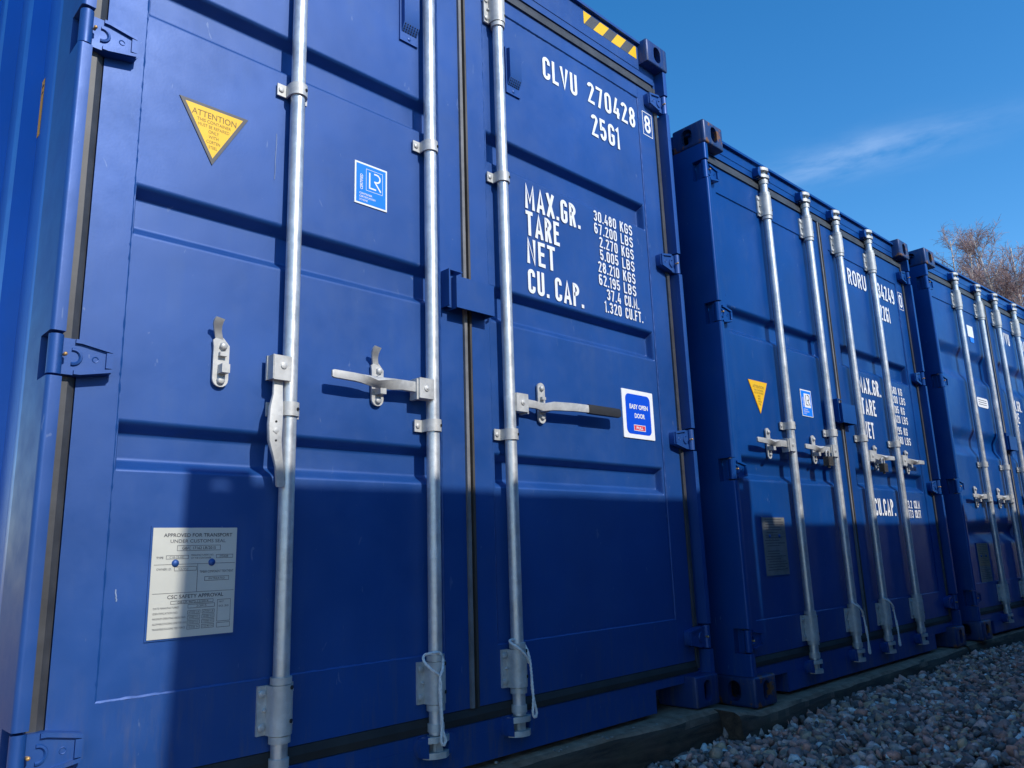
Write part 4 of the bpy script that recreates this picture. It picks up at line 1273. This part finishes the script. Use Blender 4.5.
# crumbs of stone lying on the sleeper top
rr = random.Random(9)
m = MB()
for k in range(24):
    x = rr.uniform(.9, 2.3); y = rr.uniform(-.01 if x < 1.6 else -.025, .05); s_ = rr.uniform(.002, .0065)
    g = bmesh.ops.create_icosphere(m.bm, subdivisions=1, radius=1, matrix=Matrix.Translation((x, y, s_ * .4)) @ Matrix.Rotation(rr.random() * 6, 4, 'Z') @ Matrix.Diagonal((s_ * 1.5, s_, s_ * .7, 1)))
o = m.build('grit', simple('pale grit', (0.26, 0.22, 0.18), 0.85, var=.6, scale=60), None, 20); tag(o, kind='stuff')

# ================================================================== birches beyond the row
BARK = simple('birch bark', (0.58, 0.50, 0.43), 0.85, var=.5, scale=9)
TWIG = simple('birch twig', (0.29, 0.195, 0.18), 0.8, var=.35, scale=2)
def birch(label, az, dist, top_el, seed, spread=1.0, dens=1.0):
    rnd = random.Random(seed)
    a = math.radians(az)
    bx, by = CAM_POS[0] + dist * math.sin(a), CAM_POS[1] + dist * math.cos(a)
    H = CAM_POS[2] + dist * math.tan(math.radians(top_el)) + .22
    root = thing('birch_tree', label, 'tree', (bx, by, -.22), group='bare birches beyond the containers')
    tr, br = MB(), MB()
    def spine(p, d, L, n, wob, pull):
        pts = [p.copy()]
        for i in range(n):
            d = (d + Vector((rnd.gauss(0, wob), rnd.gauss(0, wob), rnd.gauss(0, wob) + pull))).normalized()
            p = p + d * (L / n); pts.append(p.copy())
        return pts
    trunks = []
    nst = 2 if rnd.random() < .6 else 1
    for k in range(nst):
        lean = Vector((rnd.gauss(0, .03), rnd.gauss(0, .03), 1)).normalized()
        hh = H * (1 - .09 * k)
        pts = spine(Vector((.15 * k, .1 * k, 0)), lean, hh, 16, .022, .04)
        s_ = hh / pts[-1].z
        pts = [Vector((p.x, p.y, p.z * s_)) for p in pts]
        tr.tube(pts, .1, 7, radii=[.11 * (1 - i / 17) ** 1.1 + .006 for i in range(17)])
        trunks.append(pts)
    for pts in trunks:
        nb = int(62 * dens)
        for k in range(nb):
            f = rnd.uniform(.22, .985); i = min(int(f * 16), 15); p = pts[i].lerp(pts[i + 1], f * 16 - i)
            th = rnd.random() * 2 * PI
            L1 = (H * .27 * (1 - f) + .42) * rnd.uniform(.7, 1.15) * spread
            d = Vector((math.cos(th), math.sin(th), rnd.uniform(1.0, 2.0))).normalized()
            b1 = spine(p, d, L1, 7, .06, .02)
            tr_r = .009 + .026 * (1 - f)
            (tr if rnd.random() < .5 else br).tube(b1, .01, 4, radii=[tr_r * (1 - j / 8) + .003 for j in range(8)], cap=False)
            for q in range(int(11 * dens) + int(L1 * 5)):
                g = rnd.uniform(.15, 1); j = min(int(g * 7), 6); p2 = b1[j].lerp(b1[j + 1], g * 7 - j)
                d2 = (b1[j + 1] - b1[j]).normalized() + Vector((rnd.gauss(0, .6), rnd.gauss(0, .6), rnd.gauss(.1, .45)))
                b2 = spine(p2, d2.normalized(), rnd.uniform(.28, .75) * (1 - .55 * f), 4, .10, -.01)
                br.tube(b2, .004, 3, radii=[.0055, .0045, .004, .003, .0022], cap=False)
                for w in range(4):
                    g3 = rnd.uniform(.2, 1); j3 = min(int(g3 * 4), 3); p3 = b2[j3].lerp(b2[j3 + 1], g3 * 4 - j3)
                    d3 = (b2[j3 + 1] - b2[j3]).normalized() + Vector((rnd.gauss(0, .7), rnd.gauss(0, .7), rnd.gauss(-.05, .5)))
                    b3 = spine(p3, d3.normalized(), rnd.uniform(.15, .38) * (1 - .4 * f), 3, .12, -.05)
                    br.tube(b3, .003, 3, radii=[.0038, .003, .0026, .002], cap=False)
    tr.build('trunk', BARK, root, 60, recalc=False); br.build('crown', TWIG, root, 60, recalc=False)
birch('tallest bare birch with pale stems above the roof line', 78.75, 21, 18.6, 3, 1.1, 1.0)
birch('bare birch left of the tallest one, lower and thinner', 76.2, 24, 18.8, 8, 1.2, .75)
birch('bare birch at the right edge of the picture', 79.7, 20, 18.0, 15, 1.0, 1.0)
birch('lowest bare birch at the left end of the trees', 75.1, 25, 18.7, 31, 1.25, .7)
birch('low bare birch standing between the two left crowns', 77.6, 26, 18.3, 21, 1.1, .8)
